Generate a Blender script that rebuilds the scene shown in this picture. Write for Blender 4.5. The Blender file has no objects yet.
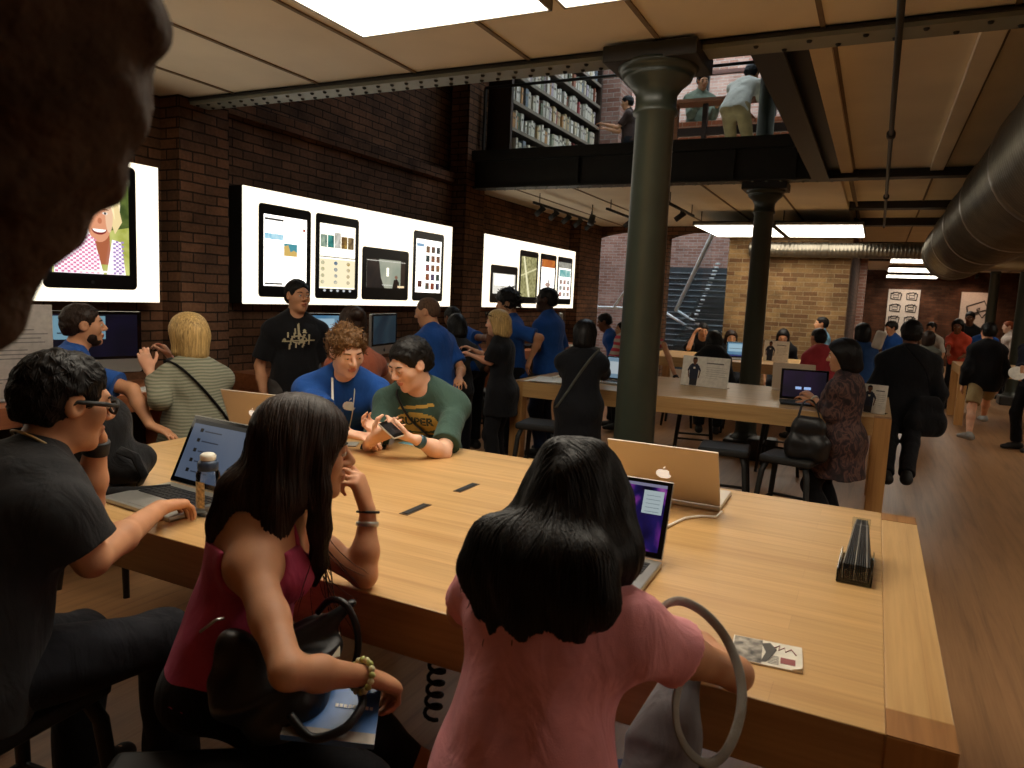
import bpy, bmesh, math, random
import numpy as np
from mathutils import Vector, Matrix
from mathutils.bvhtree import BVHTree
random.seed(7); rng = np.random.default_rng(7)
SC = bpy.context.scene; COL = SC.collection
PI = math.pi
# ---------------------------------------------------------------- camera geometry (position, yaw, pitch, roll, focal length)
CAM = np.array([0.0, 0.0, 1.65]); FPX = 727.34
def cam_rot(yaw, pitch, roll):
    f = np.array([-math.sin(yaw)*math.cos(pitch), math.cos(yaw)*math.cos(pitch), -math.sin(pitch)])
    r = np.array([math.cos(yaw), math.sin(yaw), 0.0]); u = np.cross(r, f)
    r2 = r*math.cos(roll)+u*math.sin(roll); u2 = np.cross(r2, f)
    return np.array([r2, u2, -f]).T
CR = cam_rot(*np.radians([26.264, 6.9055, 2.602]))
def D(px, py, d):                      # a measured pixel and its depth in metres -> world point
    return CAM + CR @ np.array([px-512, 384-py, -FPX])*(d/FPX)
def A(px, py, ax, val):                # a measured pixel and one known world coordinate -> world point
    r = CR @ np.array([px-512, 384-py, -FPX]); return CAM + r*((val-CAM[ax])/r[ax])
# ---------------------------------------------------------------- materials
def lin(c):
    if isinstance(c, str):
        c = [int(c[i:i+2], 16)/255 for i in (0, 2, 4)]
    return tuple(x/12.92 if x <= .04045 else ((x+.055)/1.055)**2.4 for x in c)
class NT:
    def __init__(s, name):
        s.m = bpy.data.materials.new(name); s.m.use_nodes = True; s.t = s.m.node_tree
        s.b = s.t.nodes['Principled BSDF']
    def n(s, ty, **k):
        o = s.t.nodes.new(ty)
        for a, v in k.items(): setattr(o, a, v)
        return o
    def l(s, a, b): s.t.links.new(a, b)
    def coord(s, kind='Object', scale=(1, 1, 1), rot=(0, 0, 0)):
        tc = s.n('ShaderNodeTexCoord'); mp = s.n('ShaderNodeMapping')
        mp.inputs['Scale'].default_value = scale; mp.inputs['Rotation'].default_value = rot
        s.l(tc.outputs[kind], mp.inputs['Vector']); return mp.outputs['Vector']
    def noise(s, vec, scale, detail=4, dist=0):
        o = s.n('ShaderNodeTexNoise'); o.inputs['Scale'].default_value = scale; o.inputs['Detail'].default_value = detail
        o.inputs['Distortion'].default_value = dist
        s.l(vec, o.inputs['Vector']); return o.outputs['Fac']
    def ramp(s, fac, stops, interp='LINEAR'):
        o = s.n('ShaderNodeValToRGB'); o.color_ramp.interpolation = interp; e = o.color_ramp.elements
        while len(e) < len(stops): e.new(.5)
        for q, (p, c) in zip(e, stops): q.position = p; q.color = (*c, 1)
        s.l(fac, o.inputs['Fac']); return o.outputs['Color']
    def mix(s, fac, a, b, mode='MIX'):
        o = s.n('ShaderNodeMix', data_type='RGBA', blend_type=mode)
        for sock, v in ((o.inputs[0], fac), (o.inputs[6], a), (o.inputs[7], b)):
            if hasattr(v, 'links'): s.l(v, sock)
            elif isinstance(v, tuple): sock.default_value = (*v, 1)
            else: sock.default_value = v
        return o.outputs[2]
    def bump(s, h, strength=.3, dist=.01):
        o = s.n('ShaderNodeBump'); o.inputs['Strength'].default_value = strength; o.inputs['Distance'].default_value = dist
        s.l(h, o.inputs['Height']); s.l(o.outputs['Normal'], s.b.inputs['Normal'])
    def col(s, v):
        if isinstance(v, tuple): s.b.inputs['Base Color'].default_value = (*v, 1)
        else: s.l(v, s.b.inputs['Base Color'])
    def pr(s, **k):
        for a, v in k.items(): s.b.inputs[a.replace('_', ' ')].default_value = v
MC = {}
def plain(name, c, rough=.6, metal=0, var=.12, scale=30, bump=.0, bscale=200, spec=.5, bdist=.002):
    if name in MC: return MC[name]
    t = NT(name); c = lin(c); v = t.coord()
    f = t.noise(v, scale)
    t.col(t.ramp(f, [(.3, tuple(x*(1-var) for x in c)), (.7, tuple(min(1, x*(1+var)) for x in c))]))
    t.pr(Roughness=rough, Metallic=metal); t.b.inputs['Specular IOR Level'].default_value = spec
    if bump: t.bump(t.noise(v, bscale, 3), bump, bdist)
    MC[name] = t.m; return t.m
def cloth(name, c, rough=.85, fold=.5, var=.15):
    if name in MC: return MC[name]
    t = NT(name); c = lin(c); v = t.coord()
    f = t.noise(v, 9, 5)
    t.col(t.ramp(f, [(.3, tuple(x*(1-var) for x in c)), (.7, tuple(min(1, x*(1+var)) for x in c))]))
    big = t.noise(t.coord(scale=(1, 1, .55)), 11, 3, .8); wv = t.noise(v, 600, 2)
    mx = t.n('ShaderNodeMath', operation='MULTIPLY_ADD'); t.l(wv, mx.inputs[0]); mx.inputs[1].default_value = .06; t.l(big, mx.inputs[2])
    t.bump(mx.outputs[0], fold, .03)
    t.pr(Roughness=rough); t.b.inputs['Specular IOR Level'].default_value = .15
    t.b.inputs['Sheen Weight'].default_value = .06
    MC[name] = t.m; return t.m
def striped(name, a, b, freq, axis=2, thr=.5):
    if name in MC: return MC[name]
    t = NT(name); v = t.coord(); sx = t.n('ShaderNodeSeparateXYZ'); t.l(v, sx.inputs[0])
    nz = t.noise(v, 6, 2); ad = t.n('ShaderNodeMath', operation='MULTIPLY_ADD'); t.l(nz, ad.inputs[0]); ad.inputs[1].default_value = .03; t.l(sx.outputs[axis], ad.inputs[2])
    mu = t.n('ShaderNodeMath', operation='MULTIPLY'); t.l(ad.outputs[0], mu.inputs[0]); mu.inputs[1].default_value = freq*2*PI
    si = t.n('ShaderNodeMath', operation='SINE'); t.l(mu.outputs[0], si.inputs[0])
    h = t.n('ShaderNodeMath', operation='MULTIPLY_ADD'); t.l(si.outputs[0], h.inputs[0]); h.inputs[1].default_value = .5; h.inputs[2].default_value = .5
    t.col(t.ramp(h.outputs[0], [(thr-.1, lin(a)), (thr+.1, lin(b))])); t.pr(Roughness=.85)
    t.b.inputs['Specular IOR Level'].default_value = .15
    t.bump(t.noise(v, 12, 4), .4, .02); MC[name] = t.m; return t.m
def emit(name, c, strength, c2=None, scale=6, base='000000', rough=.3):
    if name in MC: return MC[name]
    t = NT(name); t.pr(Roughness=rough); t.col(lin(base))
    if c2 is None: t.b.inputs['Emission Color'].default_value = (*lin(c), 1)
    else:
        f = t.noise(t.coord(), scale, 4, .6); t.l(t.ramp(f, [(.35, lin(c)), (.65, lin(c2))]), t.b.inputs['Emission Color'])
    t.b.inputs['Emission Strength'].default_value = strength; MC[name] = t.m; return t.m
def wood(name, a, b, axis=0, rough=.38, strip=.0, grain=1.0, coat=.0):
    if name in MC: return MC[name]
    t = NT(name); sc = [14, 14, 14]; sc[axis] = .7
    v = t.coord(scale=tuple(s*grain for s in sc)); f = t.noise(v, 1.6, 8, .7)
    sc2 = [60, 60, 60]; sc2[axis] = 2.2; f2 = t.noise(t.coord(scale=tuple(sc2)), 1.5, 5)
    c = t.ramp(f, [(.25, lin(b)), (.5, lin(a)), (.8, tuple(min(1, x*1.12) for x in lin(a)))])
    c = t.mix(t.ramp(f2, [(.35, (.75, .7, .66)), (.6, (1, 1, 1))]), (0, 0, 0), c, 'MULTIPLY') if False else t.mix(.5, c, t.mix(1.0, c, t.ramp(f2, [(.35, (.78, .74, .7)), (.6, (1, 1, 1))]), 'MULTIPLY'))
    if strip:
        # glued staves: one brick row per stave, each with its own tone
        br = t.n('ShaderNodeTexBrick'); br.offset = .37
        br.inputs['Scale'].default_value = 1; br.inputs['Mortar Size'].default_value = .0006
        br.inputs['Brick Width'].default_value = 1.25; br.inputs['Row Height'].default_value = strip
        br.inputs['Color1'].default_value = (.94, .93, .9, 1); br.inputs['Color2'].default_value = (1.05, 1.04, 1.02, 1); br.inputs['Mortar'].default_value = (.84, .8, .76, 1)
        t.l(t.coord(rot=(0, 0, 0 if axis == 0 else PI/2)), br.inputs['Vector'])
        c = t.mix(1.0, c, br.outputs['Color'], 'MULTIPLY')
    t.col(c); t.pr(Roughness=rough); t.bump(f2, .06, .002)
    if coat: t.b.inputs['Coat Weight'].default_value = coat; t.b.inputs['Coat Roughness'].default_value = .25
    MC[name] = t.m; return t.m
def brick(name, c1, c2, mort, plane='yz', bw=.225, rh=.075, rough=.9, dark=.45, bias=0.0):
    if name in MC: return MC[name]
    t = NT(name); tc = t.n('ShaderNodeTexCoord'); sx = t.n('ShaderNodeSeparateXYZ'); t.l(tc.outputs['Object'], sx.inputs[0])
    cx = t.n('ShaderNodeCombineXYZ'); i, j = 'xyz'.index(plane[0]), 'xyz'.index(plane[1])
    wob = t.noise(tc.outputs['Object'], 3, 2); ad = t.n('ShaderNodeMath', operation='MULTIPLY_ADD'); t.l(wob, ad.inputs[0]); ad.inputs[1].default_value = .02; t.l(sx.outputs[j], ad.inputs[2])
    t.l(sx.outputs[i], cx.inputs[0]); t.l(ad.outputs[0], cx.inputs[1])
    br = t.n('ShaderNodeTexBrick'); br.inputs['Scale'].default_value = 1; br.inputs['Brick Width'].default_value = bw; br.inputs['Row Height'].default_value = rh
    br.inputs['Mortar Size'].default_value = .007; br.inputs['Mortar Smooth'].default_value = .3; br.inputs['Bias'].default_value = bias
    br.inputs['Color1'].default_value = (*lin(c1), 1); br.inputs['Color2'].default_value = (*lin(c2), 1); br.inputs['Mortar'].default_value = (*lin(mort), 1)
    t.l(cx.outputs[0], br.inputs['Vector'])
    n1 = t.noise(cx.outputs[0], 2.2, 6, .5); n2 = t.noise(cx.outputs[0], 35, 4)
    c = t.mix(1.0, br.outputs['Color'], t.ramp(n1, [(.3, (dark,)*3), (.7, (1.15, 1.12, 1.1))]), 'MULTIPLY')
    c = t.mix(1.0, c, t.ramp(n2, [(.3, (.8,)*3), (.7, (1.08,)*3)]), 'MULTIPLY')
    t.col(c); t.pr(Roughness=rough); t.b.inputs['Specular IOR Level'].default_value = .2
    mx = t.n('ShaderNodeMath', operation='MULTIPLY_ADD'); t.l(n2, mx.inputs[0]); mx.inputs[1].default_value = .5
    inv = t.n('ShaderNodeMath', operation='SUBTRACT'); inv.inputs[0].default_value = 1; t.l(br.outputs['Fac'], inv.inputs[1]); t.l(inv.outputs[0], mx.inputs[2])
    t.bump(mx.outputs[0], .7, .012); MC[name] = t.m; return t.m
def glass(name, tint=(.9, .95, .95), refl=.12, rough=.02):
    if name in MC: return MC[name]
    t = NT(name); tr = t.n('ShaderNodeBsdfTransparent'); tr.inputs[0].default_value = (*tint, 1)
    gl = t.n('ShaderNodeBsdfGlossy'); gl.inputs['Roughness'].default_value = rough; mx = t.n('ShaderNodeMixShader')
    lw = t.n('ShaderNodeLayerWeight'); lw.inputs['Blend'].default_value = refl; t.l(lw.outputs['Fresnel'], mx.inputs[0])
    t.l(tr.outputs[0], mx.inputs[1]); t.l(gl.outputs[0], mx.inputs[2])
    t.l(mx.outputs[0], t.t.nodes['Material Output'].inputs['Surface']); MC[name] = t.m; return t.m
# ---------------------------------------------------------------- mesh builder
class MB:
    def __init__(s): s.v = []; s.f = []; s.m = []; s.sm = []; s.mats = []
    def mi(s, m):
        if m not in s.mats: s.mats.append(m)
        return s.mats.index(m)
    def add(s, vs, fs, m, smooth=False):
        o = len(s.v); s.v.extend(tuple(map(float, p)) for p in vs); i = s.mi(m)
        for f in fs: s.f.append([o+k for k in f]); s.m.append(i); s.sm.append(smooth)
        return s
    def box(s, c, d, m, rot=None, bev=0, seg=2):
        bm = bmesh.new(); bmesh.ops.create_cube(bm, size=1); bmesh.ops.scale(bm, vec=Vector(d), verts=bm.verts)
        if bev: bmesh.ops.bevel(bm, geom=bm.edges[:], offset=bev, segments=seg, profile=.5, affect='EDGES')
        M = Matrix.Translation(Vector(c)) @ (rot.to_4x4() if rot is not None else Matrix())
        bm.verts.index_update(); vs = [M @ v.co for v in bm.verts]; fs = [[v.index for v in f.verts] for f in bm.faces]; bm.free()
        return s.add(vs, fs, m, False)
    def bx(s, a, b, m, bev=0):
        a, b = np.minimum(a, b), np.maximum(a, b); return s.box((a+b)/2, b-a, m, None, bev)
    def tube(s, pts, r, m, seg=10, closed=False, cap=True, flat=None):
        P = [Vector(p) for p in pts]; n = len(P); rr = r if hasattr(r, '__len__') else [r]*n
        vs = []; up = None
        for i in range(n):
            a = P[(i-1) % n] if (closed or i > 0) else P[i]; b = P[(i+1) % n] if (closed or i < n-1) else P[i]
            t = (b-a).normalized() if (b-a).length > 1e-9 else Vector((0, 0, 1))
            if up is None: up = t.orthogonal().normalized()
            up = (up - t*up.dot(t)); up = up.normalized() if up.length > 1e-6 else t.orthogonal().normalized()
            w = t.cross(up)
            for k in range(seg):
                an = 2*PI*k/seg; ca, sa = math.cos(an), math.sin(an)
                vs.append(P[i]+(up*ca*(flat[0] if flat else 1)+w*sa*(flat[1] if flat else 1))*rr[i])
        fs = []
        for i in range(n if closed else n-1):
            for k in range(seg):
                a = i*seg+k; b = i*seg+(k+1) % seg; j = ((i+1) % n)*seg
                fs.append([a, b, j+(k+1) % seg, j+k])
        if cap and not closed: fs += [list(range(seg))[::-1], [(n-1)*seg+k for k in range(seg)]]
        return s.add(vs, fs, m, True)
    def cyl(s, a, b, r, m, r2=None, seg=20): return s.tube([a, b], [r, r if r2 is None else r2], m, seg)
    def lathe(s, prof, m, at=(0, 0, 0), seg=32, M=None, sq=0):
        vs = []; n = len(prof)
        for r, z in prof:
            for k in range(seg):
                an = 2*PI*k/seg; p = Vector((r*math.cos(an), r*math.sin(an), z))
                vs.append(Vector(at)+(M @ p if M else p))
        fs = [[i*seg+k, i*seg+(k+1) % seg, (i+1)*seg+(k+1) % seg, (i+1)*seg+k] for i in range(n-1) for k in range(seg)]
        fs += [list(range(seg))[::-1], [(n-1)*seg+k for k in range(seg)]]
        return s.add(vs, fs, m, True)
    def prism(s, poly, h, m, O, U, V):                      # polygon in the plane (O,U,V) given thickness h along U x V
        O, U, V = Vector(O), Vector(U).normalized(), Vector(V).normalized(); N = U.cross(V); n = len(poly)
        vs = [O+U*a+V*b for a, b in poly]+[O+U*a+V*b+N*h for a, b in poly]
        fs = [list(range(n))[::-1], list(range(n, 2*n))]+[[i, (i+1) % n, n+(i+1) % n, n+i] for i in range(n)]
        return s.add(vs, fs, m)
    def build(s, name, parent=None, org=None, props=None):
        me = bpy.data.meshes.new(name); o3 = np.zeros(3) if org is None else np.array(org, float)
        me.from_pydata([tuple(np.array(v)-o3) for v in s.v], [], s.f)
        for m in s.mats: me.materials.append(m)
        me.polygons.foreach_set('material_index', s.m); me.polygons.foreach_set('use_smooth', s.sm); me.update()
        o = bpy.data.objects.new(name, me); COL.objects.link(o)
        if parent is not None: o.parent = parent
        elif org is not None: o.location = o3
        for k, v in (props or {}).items(): o[k] = v
        return o
def spl(pts, n=6, closed=False):                              # smooth curve through the given points
    P = [np.array(p, float) for p in pts]; N = len(P); out = []
    for i in range(N if closed else N-1):
        a, b, c, d = (P[(i-1) % N] if closed or i > 0 else P[i]), P[i], P[(i+1) % N], (P[(i+2) % N] if closed or i+2 < N else P[(i+1) % N])
        for k in range(n):
            t = k/n; out.append(.5*(2*b+(c-a)*t+(2*a-5*b+4*c-d)*t*t+(3*b-a-3*c+d)*t**3))
    return out if closed else out+[P[-1]]
def tag(o, label, cat, group=None):
    o['label'] = label; o['category'] = cat
    if group: o['group'] = group
    return o
def empty(name, loc, label, cat, group=None, rz=0):
    o = bpy.data.objects.new(name, None); COL.objects.link(o); o.location = tuple(map(float, loc)); o.rotation_euler = (0, 0, rz)
    o.empty_display_size = .05
    return tag(o, label, cat, group)
def copy_tree(o, parent=None):
    c = o.copy(); COL.objects.link(c)
    if parent is not None: c.parent = parent
    for ch in list(o.children): copy_tree(ch, c)
    return c
def struct(mb, name): return mb.build(name, props={'kind': 'structure'})
def blob(poly_fn, n=40): return [poly_fn(2*PI*i/n) for i in range(n)]
def apple_poly(s=1.0):                                      # bitten fruit outline + leaf, unit height about 1
    pts = []
    for i in range(48):
        a = PI/2+2*PI*i/48; x, y = math.cos(a), math.sin(a)
        r = .40+.03*math.cos(2*a)-.05*math.exp(-((a-PI/2) % (2*PI)/.35)**2)-.05*math.exp(-((2*PI-(a-PI/2) % (2*PI))/.35)**2)-.035*math.exp(-(((a-PI/2) % (2*PI)-PI)/.35)**2)
        px, py = x*r*.98, y*r*.95-.06
        d = math.hypot(px-.44, py-.02)
        if d < .17:
            k = .17/max(d, 1e-6); px, py = .44+(px-.44)*k, .02+(py-.02)*k
            if px > .44: px = .44-(px-.44)
        pts.append((px*s, py*s))
    leaf = [(.0*s, .34*s), (.03*s, .45*s), (.14*s, .52*s), (.12*s, .41*s)]
    return pts, leaf
# ---------------------------------------------------------------- smooth implicit bodies -> one continuous surface each
def nrm(v): v = np.asarray(v, float); return v/max(np.linalg.norm(v), 1e-9)
class SDF:
    def __init__(s): s.p = []
    def cap(s, a, b, ra, rb=None, k=.02, op=1, flat=None, cut=None, cut2=None):
        s.p.append(('c', np.asarray(a, float), np.asarray(b, float), ra, ra if rb is None else rb, k, op, flat, cut, cut2)); return s
    def ell(s, c, r, R=None, k=.02, op=1, cut=None, cut2=None):
        s.p.append(('e', np.asarray(c, float), np.asarray(r, float), np.eye(3) if R is None else np.asarray(R, float), 0, k, op, None, cut, cut2)); return s
    def sph(s, c, r, k=.02, op=1): return s.ell(c, (r, r, r), None, k, op)
    def plane(s, pt, n): s.p.append(('h', np.asarray(pt, float), nrm(n), 0, 0, 0, -1, None, None, None)); return s
    def bounds(s):
        lo, hi = np.full(3, 1e9), np.full(3, -1e9)
        for q in s.p:
            if q[6] < 0: continue
            l, h = s.bb(q, 0); lo = np.minimum(lo, l); hi = np.maximum(hi, h)
        return lo-.04, hi+.04
    def bb(s, q, pad):
        if q[0] == 'c':
            r = max(q[3], q[4]); return np.minimum(q[1], q[2])-r-pad, np.maximum(q[1], q[2])+r+pad
        e = np.sqrt(((q[3]*q[2][None, :])**2).sum(1)); return q[1]-e-pad, q[1]+e+pad
    def mesh(s, vox, disp=None, smooth=1):
        lo, hi = s.bounds(); n = np.ceil((hi-lo)/vox).astype(int)+1
        G = np.full(n, .25, np.float32); ax = [(lo[i]+vox*np.arange(n[i])).astype(np.float32) for i in range(3)]
        for q in s.p:
            if q[0] == 'h':
                d = ((ax[0]-q[1][0])*q[2][0])[:, None, None]+((ax[1]-q[1][1])*q[2][1])[None, :, None]+((ax[2]-q[1][2])*q[2][2])[None, None, :]
                np.maximum(G, d, out=G); continue
            l, h = s.bb(q, q[5]+3*vox); i0 = np.clip(np.floor((l-lo)/vox).astype(int), 0, n); i1 = np.clip(np.ceil((h-lo)/vox).astype(int)+1, 0, n)
            if (i1 <= i0).any(): continue
            sl = tuple(slice(a, b) for a, b in zip(i0, i1))
            x = ax[0][sl[0]][:, None, None]; y = ax[1][sl[1]][None, :, None]; z = ax[2][sl[2]][None, None, :]
            if q[0] == 'c':
                a, b = q[1], q[2]; ba = b-a; L2 = max(float(ba@ba), 1e-9)
                px, py, pz = x-a[0], y-a[1], z-a[2]
                t = np.clip((px*ba[0]+py*ba[1]+pz*ba[2])/L2, 0, 1)
                dx, dy, dz = px-t*ba[0], py-t*ba[1], pz-t*ba[2]
                dd = dx*dx+dy*dy+dz*dz; rad = q[3]+(q[4]-q[3])*t
                if q[7] is not None:                        # squash along a direction: flat = (axis, factor > 1)
                    w = q[7][0]; pr = dx*w[0]+dy*w[1]+dz*w[2]; dd = dd+(q[7][1]**2-1)*pr*pr
                d = np.sqrt(dd)-rad
            else:
                c, r, R = q[1], q[2], q[3]; px, py, pz = x-c[0], y-c[1], z-c[2]
                u = [px*R[0, i]+py*R[1, i]+pz*R[2, i] for i in range(3)]
                k0 = np.sqrt((u[0]/r[0])**2+(u[1]/r[1])**2+(u[2]/r[2])**2); k1 = np.sqrt((u[0]/r[0]**2)**2+(u[1]/r[1]**2)**2+(u[2]/r[2]**2)**2)
                d = np.where(k1 > 1e-6, k0*(k0-1)/np.maximum(k1, 1e-6), -r.min())
            for cu in (q[8], q[9]):
                if cu is not None: d = np.maximum(d, (x-cu[0][0])*cu[1][0]+(y-cu[0][1])*cu[1][1]+(z-cu[0][2])*cu[1][2])
            g = G[sl]; k = q[5]
            if q[6] > 0:
                hh = np.maximum(k-np.abs(g-d), 0)/k if k > 0 else 0; G[sl] = np.minimum(g, d)-hh*hh*k*.25
            else:
                d = -d; hh = np.maximum(k-np.abs(g-d), 0)/k if k > 0 else 0; G[sl] = np.maximum(g, d)+hh*hh*k*.25
        if disp is not None:
            m = np.abs(G) < .03; I = np.nonzero(m); G[m] += disp(ax[0][I[0]], ax[1][I[1]], ax[2][I[2]]).astype(np.float32)
        return nets(G, lo, vox, smooth)
def nets(G, lo, vox, smooth):
    S = G < 0; c = np.zeros(tuple(x-1 for x in S.shape), np.int8)
    sl = (slice(None, -1), slice(1, None))
    for a in (0, 1):
        for b in (0, 1):
            for e in (0, 1): c += S[sl[a], sl[b], sl[e]]
    I = np.nonzero((c > 0) & (c < 8)); N = len(I[0]); vid = np.full(c.shape, -1, np.int32); vid[I] = np.arange(N)
    cor = np.array([(a, b, e) for a in (0, 1) for b in (0, 1) for e in (0, 1)])
    val = np.stack([G[I[0]+o[0], I[1]+o[1], I[2]+o[2]] for o in cor], 1); acc = np.zeros((N, 3)); cnt = np.zeros(N)
    for i in range(8):
        for j in range(i+1, 8):
            if np.abs(cor[i]-cor[j]).sum() != 1: continue
            a, b = val[:, i], val[:, j]; m = (a < 0) != (b < 0); t = np.where(m, a/np.where(a == b, 1, a-b), 0)[:, None]
            acc += np.where(m[:, None], cor[i]+t*(cor[j]-cor[i]), 0); cnt += m
    V = np.stack(I, 1)+acc/np.maximum(cnt, 1)[:, None]; F = []
    for ax_ in range(3):
        b, e = (ax_+1) % 3, (ax_+2) % 3
        lo_s = [slice(None)]*3; hi_s = [slice(None)]*3; lo_s[ax_] = slice(None, -1); hi_s[ax_] = slice(1, None)
        A0, A1 = S[tuple(lo_s)], S[tuple(hi_s)]; J = np.array(np.nonzero(A0 != A1))
        ok = (J[b] > 0) & (J[e] > 0) & (J[b] < c.shape[b]) & (J[e] < c.shape[e]); J = J[:, ok]; ins = A0[tuple(J)]
        q = []
        for db, de in ((-1, -1), (0, -1), (0, 0), (-1, 0)):
            K = J.copy(); K[b] += db; K[e] += de; q.append(vid[tuple(K)])
        q = np.stack(q, 1); q[~ins] = q[~ins][:, ::-1]; F.append(q)
    F = np.concatenate(F); F = F[(F >= 0).all(1)]; V = lo+V*vox
    for _ in range(smooth):
        ac = np.zeros_like(V); ct = np.zeros(N)
        for i in range(4):
            np.add.at(ac, F[:, i], V[F[:, (i+1) % 4]]+V[F[:, (i+3) % 4]]); np.add.at(ct, F[:, i], 2)
        V = V*.5+.5*ac/np.maximum(ct, 1)[:, None]
    return V, F
def mesh_obj(name, V, F, mats, parent=None, org=(0, 0, 0), matf=None, smooth=True):
    me = bpy.data.meshes.new(name); V = V-np.asarray(org, float)
    me.vertices.add(len(V)); me.vertices.foreach_set('co', V.astype(np.float32).ravel())
    me.loops.add(F.size); me.loops.foreach_set('vertex_index', F.astype(np.int32).ravel())
    me.polygons.add(len(F)); me.polygons.foreach_set('loop_start', np.arange(0, F.size, F.shape[1], dtype=np.int32))
    me.polygons.foreach_set('loop_total', np.full(len(F), F.shape[1], np.int32))
    for m in mats: me.materials.append(m)
    if matf is not None: me.polygons.foreach_set('material_index', matf.astype(np.int32))
    me.update(calc_edges=True); me.validate()
    me.polygons.foreach_set('use_smooth', np.full(len(me.polygons), smooth)); me.update()
    o = bpy.data.objects.new(name, me); COL.objects.link(o)
    if parent is not None: o.parent = parent
    else: o.location = tuple(map(float, org))
    return o
def folds(amp, f=1.0, seed=0):
    ph = np.random.default_rng(seed).uniform(0, 6.28, 9)
    def g(x, y, z):
        w = .8*np.sin(14*f*x+ph[0]+1.3*np.sin(11*f*z+ph[1]))+.8*np.sin(13*f*y+ph[2]+1.2*np.sin(9*f*x+ph[3]))
        return amp*(np.sin(30*f*z+16*f*x*np.sin(ph[4])+9*f*y+2.2*w+ph[5])*.5+np.sin(22*f*(x*np.cos(ph[6])+y*np.sin(ph[6]))+2.5*w+ph[7])*.5)
    return g
def tufts(amp, f=90, seed=1):
    ph = np.random.default_rng(seed).uniform(0, 6.28, 6)
    def g(x, y, z):
        return amp*(np.sin(f*x+ph[0]+2*np.sin(f*.6*z+ph[1]))*np.sin(f*y+ph[2]+2*np.sin(f*.5*x+ph[3]))+.6*np.sin(f*.8*z+ph[4]+2*np.sin(f*.45*y+ph[5])))
    return g
def ik(a, t, l1, l2, pole):
    a, t = np.asarray(a, float), np.asarray(t, float); d = t-a; L = np.linalg.norm(d); n = d/max(L, 1e-6)
    L2 = min(max(L, abs(l1-l2)+.02), (l1+l2)*.998)
    c = (l1*l1+L2*L2-l2*l2)/(2*L2); h = math.sqrt(max(l1*l1-c*c, 0)); p = np.asarray(pole, float); p = p-n*(p@n)
    p = nrm(p) if np.linalg.norm(p) > 1e-6 else nrm(np.cross(n, (0.3, .5, .8)))
    return a+n*c+p*h, a+n*L2
def rotv(v, axis, ang):
    axis = nrm(axis); v = np.asarray(v, float); c, s_ = math.cos(ang), math.sin(ang)
    return v*c+np.cross(axis, v)*s_+axis*(axis@v)*(1-c)
def hand(S, wr, d, pn, side, s=1.0, curl=(.35,)*4, thumb=.4, spread=.06, k=.012):
    """wr wrist, d pointing direction, pn palm normal, side +1 right hand / -1 left; palm and five jointed fingers"""
    d = nrm(d); pn = nrm(pn-d*(np.asarray(pn)@d)); lat = np.cross(d, pn)*side      # lat points to the thumb side
    s *= 1.0
    for o, L in ((.027, .083), (.009, .088), (-.010, .084), (-.027, .075)):
        S.cap(wr+lat*o*.55*s, wr+d*L*s+lat*o*s, .015*s, .0115*s, k)
    S.ell(wr+d*.05*s-pn*.001, (.034*s, .045*s, .0125*s), np.stack([lat, d, pn], 1), .015)
    S.ell(wr+d*.035*s+lat*.02*s+pn*.008*s, (.014*s, .028*s, .012*s), np.stack([lat, d, pn], 1), .015)
    for i, (o, L, ln, r) in enumerate(((.028, .083, .92, .0088), (.0095, .088, 1.0, .009), (-.010, .084, .94, .0085), (-.028, .075, .76, .0075))):
        p = wr+d*L*s+lat*o*s; dv = nrm(d+lat*spread*(1.5-i)); ax = np.cross(dv, pn)
        for j, (l, an) in enumerate(((.045, 62), (.027, 78), (.021, 45))):
            dv = rotv(dv, ax, math.radians(an)*curl[min(i, len(curl)-1)])
            q = p+dv*l*ln*s; S.cap(p, q, r*s*(1-.07*j), r*s*(.95-.1*j), .004 if j else .008); p = q
    b = wr+d*.022*s+lat*.022*s+pn*.006*s; dv = nrm(d*.72+lat*.75+pn*(.25+.5*thumb))
    for j, (l, an) in enumerate(((.042, 0), (.032, 25), (.026, 30))):
        dv = nrm(rotv(dv, np.cross(dv, nrm(d+pn*.6-lat*.4)), math.radians(an)*(thumb+.2))); q = b+dv*l*s
        S.cap(b, q, (.0135, .0105, .0098)[j]*s, (.0108, .0098, .008)[j]*s, .008); b = q
SKINS = dict(fair='d9a283', tan='c08a66', mid='a9744f', brown='6b4128', dark='3d2517', pale='e0b196')
def skin(nm):
    key = 'skin_'+nm
    if key in MC: return MC[key]
    t = NT(key); c = lin(SKINS[nm]); v = t.coord(); f = t.noise(v, 14, 5); f2 = t.noise(v, 260, 3)
    t.col(t.ramp(f, [(.3, tuple(x*.86 for x in c)), (.7, tuple(min(1, x*1.1) for x in c))])); t.pr(Roughness=.55)
    t.b.inputs['Subsurface Weight'].default_value = .08; t.b.inputs['Subsurface Radius'].default_value = (.012, .004, .002); t.b.inputs['Subsurface Scale'].default_value = 1.0
    t.b.inputs['Specular IOR Level'].default_value = .35; t.bump(f2, .12, .001); MC[key] = t.m; return t.m
def hair_mat(nm, c, rough=.46, sc=(70, 70, 3)):
    key = 'hair_'+nm
    if key in MC: return MC[key]
    t = NT(key); c = lin(c); f = t.noise(t.coord(scale=sc), 2.2, 6, .5)
    t.col(t.ramp(f, [(.3, tuple(x*.45 for x in c)), (.7, tuple(x*1.35 for x in c))])); t.pr(Roughness=rough); t.b.inputs['Specular IOR Level'].default_value = .22
    t.bump(f, .35, .004); MC[key] = t.m; return t.m
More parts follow.
